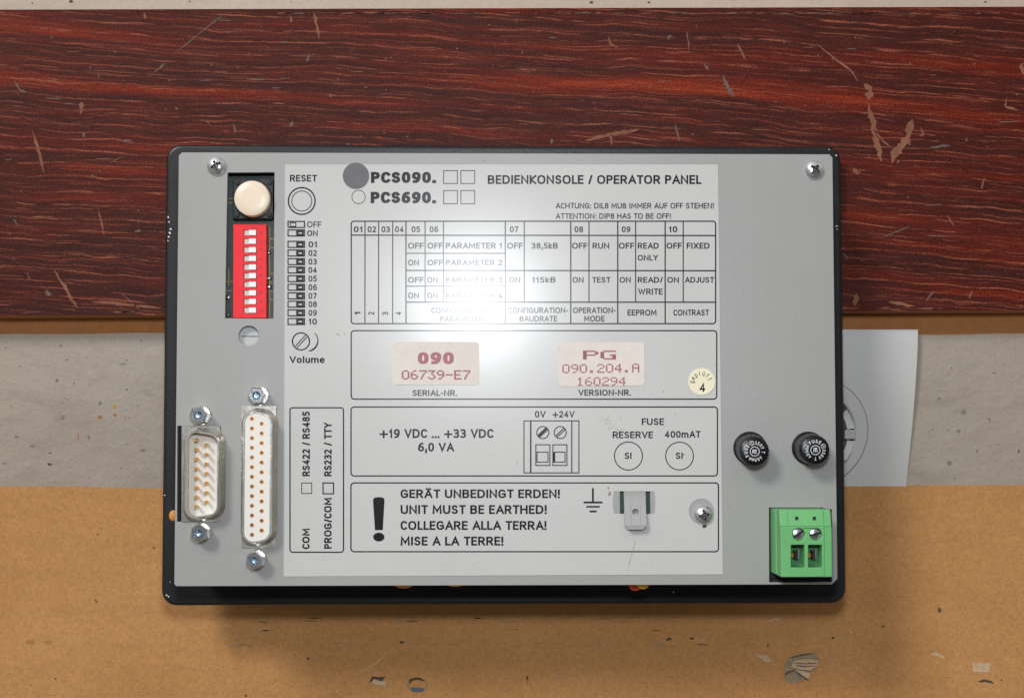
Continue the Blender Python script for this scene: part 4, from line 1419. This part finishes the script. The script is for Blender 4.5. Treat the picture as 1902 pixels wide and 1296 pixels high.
def connector(name, flange, body, n_left, xl_, yl0, yl1, xr_, yr0, yr1, male, label):
    cx, cy = (body[0] + body[2]) / 2, (body[1] + body[3]) / 2
    ZT = 5.6
    c_ = U(cx, cy, 0)
    e = empty(name, (c_.x, c_.y, -1.0), dev)
    e['label'] = label
    gg = G()
    inner = dshape(*body, ZT, 1.4, 2.2, 0.45)
    outer_ = dshape(*body, ZT, 1.4, 2.2, 1.05)
    wide = dshape(*body, ZT, 1.4, 2.2, 2.0)
    fl = px(flange, 0.3)
    gg.sheet([fl, inner], 0.05, 0.45)
    n_ = len(inner)
    rings = [[(x, y, z) for x, y in o_] for o_, z in ((wide, 0.45), (outer_, 1.3), (outer_, ZT - 0.35),
             (dshape(*body, ZT, 1.4, 2.2, 0.85), ZT), (inner, ZT), (inner, 0.05))]
    gg.loft(rings, 0, False, False)
    gg.build('shell', M['tin'], e, (c_.x, c_.y, 0), smooth=True)
    zi = 1.2 if male else ZT - 0.25
    gg = G()
    gg.prism(dshape(*body, ZT, 1.4, 2.2, 0.40), 0.0, zi)
    gg.build('insulator', M['insul'], e, (c_.x, c_.y, 0))
    pts = [(xl_ , yl0 + (yl1 - yl0) * i / (n_left - 1)) for i in range(n_left)]
    m_ = n_left - 1
    pts += [(xr_, yr0 + (yr1 - yr0) * i / (m_ - 1)) for i in range(m_)]
    first = None
    for x, y in pts:
        zt = 5.0 if male else zi
        q_ = U(x, y, zt)
        if first is None:
            gg = G()
            if male:
                gg.lathe([(0.44, zi), (0.44, 4.6), (0.26, 5.0)], q_.x, q_.y, 16)
                first = gg.build('pin', M['gold'], e, (q_.x, q_.y, zi), smooth=True)
            else:
                gg.lathe([(0.60, zi + 0.02), (0.60, zi + 0.07), (0.3, zi + 0.07), (0.3, zi + 0.03)], q_.x, q_.y, 16, 0)
                first = gg.build('contact', M['copper'], e, (q_.x, q_.y, zi), smooth=True)
                gg = G()
                gg.lathe([(0.26, zi + 0.08), (0.26, zi + 0.09)], q_.x - 0.06, q_.y + 0.06, 12)
                # dark bore of the contact, part of the same piece
                hole = gg.build('bore', M['dark'], None, (q_.x, q_.y, zi))
                me = first.data
                bm = bmesh.new()
                bm.from_mesh(me)
                k0 = len(bm.faces)
                bm.from_mesh(hole.data)
                bm.faces.ensure_lookup_table()
                for f_ in bm.faces[k0:]:
                    f_.material_index = 1
                bm.to_mesh(me)
                bm.free()
                me.materials.append(M['dark'])
                bpy.data.objects.remove(hole)
        else:
            dup(first, (q_.x, q_.y, zi), e)
    return e


connector('serial_connector', [(337.5, 790.7), (409, 790.7), (408, 968.5), (337, 968.5)], (349, 803, 399.5, 960), 8, 363, 817, 941, 381.5, 826, 932.5, True,
          'fifteen-pin connector with gold pins in a metal shell')
connector('serial_connector', [(449, 753.8), (512.5, 753.8), (511.5, 1016.8), (448.5, 1016.8)], (457.4, 766, 497, 1006.5), 13, 468, 777.4, 992.7, 486, 786.6, 984.6, False,
          'long twenty-five-hole connector with white face in a metal shell')
g = G()
g.prism(px([(328, 789), (410, 789), (409, 970), (327, 970)], -2.2), -6, -2.2)
D(g, 'connector_backing', M['dark'], (U(366, 880).x, U(366, 880).y, -6))

nut = None
for x, y, a_ in ((370.5, 771, 10), (371.5, 989.5, 24), (478.5, 734.5, 4), (474, 1039.5, 20)):
    q = U(x, y, 3)
    if nut is None:
        g = G()
        hexa = [(q.x + 2.55 * math.cos(math.radians(60 * i)), q.y + 2.55 * math.sin(math.radians(60 * i))) for i in range(6)]
        hex2 = [(q.x + 2.2 * math.cos(math.radians(60 * i)), q.y + 2.2 * math.sin(math.radians(60 * i))) for i in range(6)]
        hol = [(q.x + 1.15 * math.cos(math.radians(60 * i)), q.y + 1.15 * math.sin(math.radians(60 * i))) for i in range(6)]
        rings = [[(x_, y_, z_) for x_, y_ in o_] for o_, z_ in ((hexa, 0.9), (hexa, 5.3), (hex2, 5.7))]
        g.loft(rings, 0, True, False)
        ho = circ(q.x, q.y, 1.15, 24)
        h2 = [(q.x + 2.2 * math.cos(2 * math.pi * i / 24), q.y + 2.2 * math.sin(2 * math.pi * i / 24)) for i in range(24)]
        g.fill([hex2, ho], 5.7, 0)
        g.loft([[(x_, y_, z_) for x_, y_ in o_] for o_, z_ in ((ho, 5.7), (circ(q.x, q.y, 0.85, 24), 5.2), (circ(q.x, q.y, 0.85, 24), 2.5))], 0, False, False)
        g.fill([circ(q.x, q.y, 0.85, 24)], 2.5, 1)
        nut = D(g, 'jack_nut', [M['chrome'], M['holeblue']], (q.x, q.y, 0.0), smooth=True)
        nut.rotation_euler.z = math.radians(a_)
        g = G()
        g.lathe([(2.75, 0.0), (2.75, 0.7), (2.6, 0.9), (1.4, 0.9)], q.x + 0.12, q.y, 32)
        D(g, 'washer', M['tin'], (q.x, q.y, 0.0), parent=nut, smooth=True)
    else:
        dup(nut, (q.x, q.y, 0.0), dev, math.radians(a_))

# ---- fuse holders
def fuse(bx, by, fx, fy, deg, label):
    b_, f_ = U(bx, by, 0.5), U(fx, fy, 9.0)
    e = empty('fuse_holder', (b_.x, b_.y, 0), dev)
    e['label'] = label
    lean = ((f_.x - b_.x) / 9.0, (f_.y - b_.y) / 9.0)
    gg = G()
    gg.lathe([(4.75, 0.0), (4.75, 0.9), (4.5, 1.3)], b_.x, b_.y, 44)
    gg.build('collar', M['cap'], e, (b_.x, b_.y, 0), smooth=True)
    gg = G()
    rings = []
    n_ = 72
    for r_, z_ in ((4.3, 0.8), (4.25, 5.0), (4.15, 8.3), (3.95, 8.8), (3.6, 9.0), (2.0, 9.02)):
        ring = []
        for i in range(n_):
            a__ = 2 * math.pi * i / n_
            rib = (0.05 if (i % 4) < 2 else -0.03) if 1 < z_ < 8.6 else 0
            ring.append((b_.x + lean[0] * z_ + (r_ + rib) * math.cos(a__), b_.y + lean[1] * z_ + (r_ + rib) * math.sin(a__), z_))
        rings.append(ring)
    gg.loft(rings)
    cap = gg.build('cap', M['cap'], e, (b_.x, b_.y, 0.8), smooth=True)
    gg = G()
    Z_ = 9.06
    circle_px(gg, fx, fy, 8.5, 1.3, Z_)
    for k, s in enumerate(('FUSE',)):
        text_arc(gg, s, fx, fy, 13.0, deg - 48, deg + 42, 6.6, Z_, bold=0.2, squeeze=0.95)
    text_arc(gg, '250V', fx, fy, 13.0, deg + 82, deg + 158, 6.2, Z_, bold=0.19, squeeze=0.85)
    text_arc(gg, 'T 400mA', fx, fy, 13.0, deg + 170, deg + 306, 6.2, Z_, bold=0.19, squeeze=0.85)
    a__ = math.radians(deg + 64)
    sx, sy = fx + 16.2 * math.sin(a__), fy - 16.2 * math.cos(a__)
    circle_px(gg, sx, sy, 4.0, 1.0, Z_)
    line(gg, sx - 1.5, sy - 2.4, sx + 1.5, sy + 2.4, 1.2, Z_ + .003)
    c_, s_ = math.cos(math.radians(deg)), math.sin(math.radians(deg))
    for u in (-2.4, 0, 2.4):
        line(gg, fx + u * c_ - (-3.8) * s_, fy + u * s_ + (-3.8) * c_, fx + u * 1.3 * c_ - 3.8 * s_, fy + u * 1.3 * s_ + 3.8 * c_, 1.5, Z_ + .003)
    line(gg, fx - 3 * c_ + 3.6 * s_, fy - 3 * s_ - 3.6 * c_, fx + 3 * c_ + 3.6 * s_, fy + 3 * s_ - 3.6 * c_, 1.6, Z_ + .006)
    gg.build('lettering', M['whiteink'], cap, (f_.x, f_.y, 9.0), fix=False)


fuse(1393, 832, 1401.8, 838, -84, 'black fuse holder nearer the printed sheet')
fuse(1501.5, 832, 1514.5, 835.5, 0, 'black fuse holder nearer the plate edge')

# ---- green terminal block
ZF = 13.0
q = U(1488, 1010, 0)
tb = empty('terminal_block', (q.x, q.y, -2.0), dev)
a_, b_ = U(1449.5, 946.5, ZF), U(1546, 1071, ZF)
X0, Y1, X1, Y0 = a_.x, a_.y, b_.x, b_.y
YS = U(1490, 977, ZF).y             # step across the upper third
fx = lambda x: U(x, 1010, ZF).x
fy = lambda y: U(1490, y, ZF).y
wire_h = [px([(1469.5, 1011.5), (1494.5, 1011.5), (1494.5, 1053.5), (1469.5, 1053.5)], ZF), px([(1501.5, 1011.5), (1527, 1011.5), (1527, 1053.5), (1501.5, 1053.5)], ZF)]
scr_h = [circ(fx(1484), fy(992), 1.72, 28), circ(fx(1516), fy(992), 1.72, 28)]
g = G()
low_r = [(X0, Y0), (X1, Y0), (X1, YS), (X0, YS)]
g.sheet([low_r] + wire_h + scr_h, ZF - 6, ZF)
g.box(X0 - 0.3, Y0 + 0.2, -2, X1 - 0.15, Y1 - 0.1, ZF - 6.02)
# the upper part slopes back a little
g.add([(X0, YS, ZF - 6), (X1, YS, ZF - 6), (X1, Y1, ZF - 6), (X0, Y1, ZF - 6), (X0, YS, ZF - 0.25), (X1, YS, ZF - 0.25), (X1, Y1, ZF - 1.6), (X0, Y1, ZF - 1.6)],
      [(4, 5, 6, 7), (0, 1, 5, 4), (1, 2, 6, 5), (2, 3, 7, 6), (3, 0, 4, 7), (3, 2, 1, 0)])
body = D(g, 'terminal_body', M['green'], (q.x, q.y, -2), parent=tb, bevel=0.22)
g = G()
for x in (1480, 1512.7):
    g.add([U(x - 3, 959, ZF - 0.86) + Vector((0, 0, .02)), U(x - 3, 965.5, ZF - 0.62) + Vector((0, 0, .02)), U(x + 3, 965.5, ZF - 0.62) + Vector((0, 0, .02)), U(x + 3, 959, ZF - 0.86) + Vector((0, 0, .02))], [(0, 1, 2, 3)], 0)
for v in g.v:
    v.z = ZF - 0.25 - 1.35 * (v.y - YS) / (Y1 - YS) + 0.05
line(g, 1531, 948, 1531, 976, 1.0, ZF, 1)
for v in g.v[-4:]:
    v.z = ZF - 0.25 - 1.35 * (v.y - YS) / (Y1 - YS) + 0.05
line(g, 1531, 978, 1531, 1070, 1.0, ZF + 0.05, 1)
line(g, 1464, 948, 1464, 976, 0.8, ZF, 1)
for v in g.v[-4:]:
    v.z = ZF - 0.25 - 1.35 * (v.y - YS) / (Y1 - YS) + 0.05
D(g, 'test_points', [M['dark'], M['greendark']], (q.x, q.y, ZF), parent=tb, fix=False)
cs = None
for x, rz in ((1484, 0.6), (1516, 0.25)):
    c_ = Vector((fx(x), fy(992), 0))
    if cs is None:
        g = G()
        g.lathe([(1.66, ZF - 3), (1.66, ZF - 1.1), (1.45, ZF - 0.8), (0.8, ZF - 0.62)], c_.x, c_.y, 24)
        cs = D(g, 'clamp_screw', M['chrome'], (c_.x, c_.y, ZF - 3), parent=tb, smooth=True)
        c2 = G()
        c2.box(c_.x - 2, c_.y - 0.24, ZF - 1.3, c_.x + 2, c_.y + 0.24, ZF)
        boolean(cs, c2.build('cutter', M['dark']), keep=True)  # slot faces coloured near-black, standing in for shade
        cs.rotation_euler.z = rz
    else:
        dup(cs, (c_.x, c_.y, ZF - 3), tb, rz)
wc = None
for x in (1482, 1514):
    c_ = Vector((fx(x), fy(1032), 0))
    if wc is None:
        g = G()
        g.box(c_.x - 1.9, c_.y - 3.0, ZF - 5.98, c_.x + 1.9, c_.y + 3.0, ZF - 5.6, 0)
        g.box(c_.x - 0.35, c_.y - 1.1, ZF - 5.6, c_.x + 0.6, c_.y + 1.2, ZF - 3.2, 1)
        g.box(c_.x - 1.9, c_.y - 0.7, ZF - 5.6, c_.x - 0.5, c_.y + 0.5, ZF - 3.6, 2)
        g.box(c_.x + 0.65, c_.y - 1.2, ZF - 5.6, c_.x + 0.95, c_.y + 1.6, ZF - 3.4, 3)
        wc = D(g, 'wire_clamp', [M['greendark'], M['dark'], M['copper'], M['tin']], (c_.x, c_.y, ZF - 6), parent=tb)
    else:
        dup(wc, (c_.x, c_.y, ZF - 6), tb)
g = G()
g.prism(px([(1428, 941), (1547, 941), (1547, 1082), (1428, 1082)], -2.1), -6, -2.1)
D(g, 'terminal_backing', M['dark'], (q.x, q.y, -6))

# ---- earth tab bent up from the plate
g = G()
ZE = 2.6
n = 9
path = []
t0, t1 = U(1180.5, 912, 0), U(1181, 983, ZE)
for i in range(n + 1):
    t_ = i / n
    z_ = ZE * (t_ ** 0.8)
    y_ = t0.y + (t1.y - t0.y) * t_
    path.append((y_, z_ - 0.0))
hw = (U(1201, 950, 3).x - U(1160.5, 950, 3).x) / 2
cx = (U(1201, 950, 3).x + U(1160.5, 950, 3).x) / 2
left = [(cx - hw + (0.9 if i == n else 0), y_, z_) for i, (y_, z_) in enumerate(path)]
tip = path[-1]
pl = []
rows = path[:-1] + [(tip[0] + 1.0, tip[1]), tip]
vs = []
for i, (y_, z_) in enumerate(rows):
    w_ = hw - (1.0 if i == len(rows) - 1 else 0)
    for X_, dz in ((cx - w_, 0), (cx + w_, 0), (cx + w_, -0.8), (cx - w_, -0.8)):
        vs.append((X_, y_, z_ + dz))
fs = []
m_ = len(rows)
for i in range(m_ - 1):
    for k in range(4):
        a1, b1 = i * 4 + k, i * 4 + (k + 1) % 4
        fs.append((a1, b1, b1 + 4, a1 + 4))
fs += [(0, 3, 2, 1), tuple(range((m_ - 1) * 4, m_ * 4))]
g.add(vs, fs)
et = D(g, 'earth_tab', mottled('tab_metal', (0.27, 0.27, 0.268), (0.30, 0.30, 0.297), 120, 0.45, 0.1, 700, metal=0.15), (cx, t0.y, 0))
c2 = G()
h_ = U(1181, 951, ZE)
c2.lathe([(0.95, -1), (0.95, 8)], h_.x, h_.y, 24)
boolean(et, c2.build('cutter', M['dark']))
g = G()
for x_ in (1172.3, 1190):
    line(g, x_, 936, x_, 974, 0.9, ZE)
for v in g.v:
    v.z = ZE * max(0.0, (v.y - t0.y) / (t1.y - t0.y)) ** 0.8 + 0.1
D(g, 'crease_lines', base_mat('tab_crease', (0.24, 0.24, 0.24), 0.5), (cx, t0.y, ZE), parent=et, fix=False)
g = G()
g.prism(px([(1148, 908), (1212, 908), (1212, 958), (1148, 958)], -2.0), -3, -2.0)
D(g, 'slot_backing', M['pcb'], (cx, t0.y, -3))

# ---- coloured wires that show past the edges
def wire(x, y, z, rx, ry, rz, mat, label):
    gg = G()
    c_ = U(x, y, z)
    rings = []
    for i in range(9):
        a__ = -math.pi / 2 + math.pi * i / 8
        rings.append([(c_.x + rx * math.sin(a__), c_.y + ry * math.cos(a__) * math.cos(2 * math.pi * k / 14) + 0.0001 * k,
                       c_.z + rz * math.cos(a__) * math.sin(2 * math.pi * k / 14)) for k in range(14)])
    o_ = gg
    gg.loft(rings)
    w_ = gg.build('wire', mat, dev, tuple(c_), smooth=True)
    w_['label'] = label
    return w_


wire(750, 1085, -8, 2.6, 1.1, 1.0, M['orange'], 'orange wire bulging past the lower plate edge')
wire(845, 1083.5, -8, 2.4, 0.9, 1.0, M['orange'], 'second orange wire at the lower plate edge')
wire(1180, 1086, -8, 1.9, 1.7, 1.4, M['redwire'], 'red wire at the lower plate edge')
wire(1194, 1084, -6, 1.8, 1.5, 1.2, M['yellow'], 'yellow wire beside the red one')
wire(322, 957, Z_BOARD + 5.0, 1.35, 1.75, 0.7, M['orange'], 'orange wire end in a hole of the bezel')
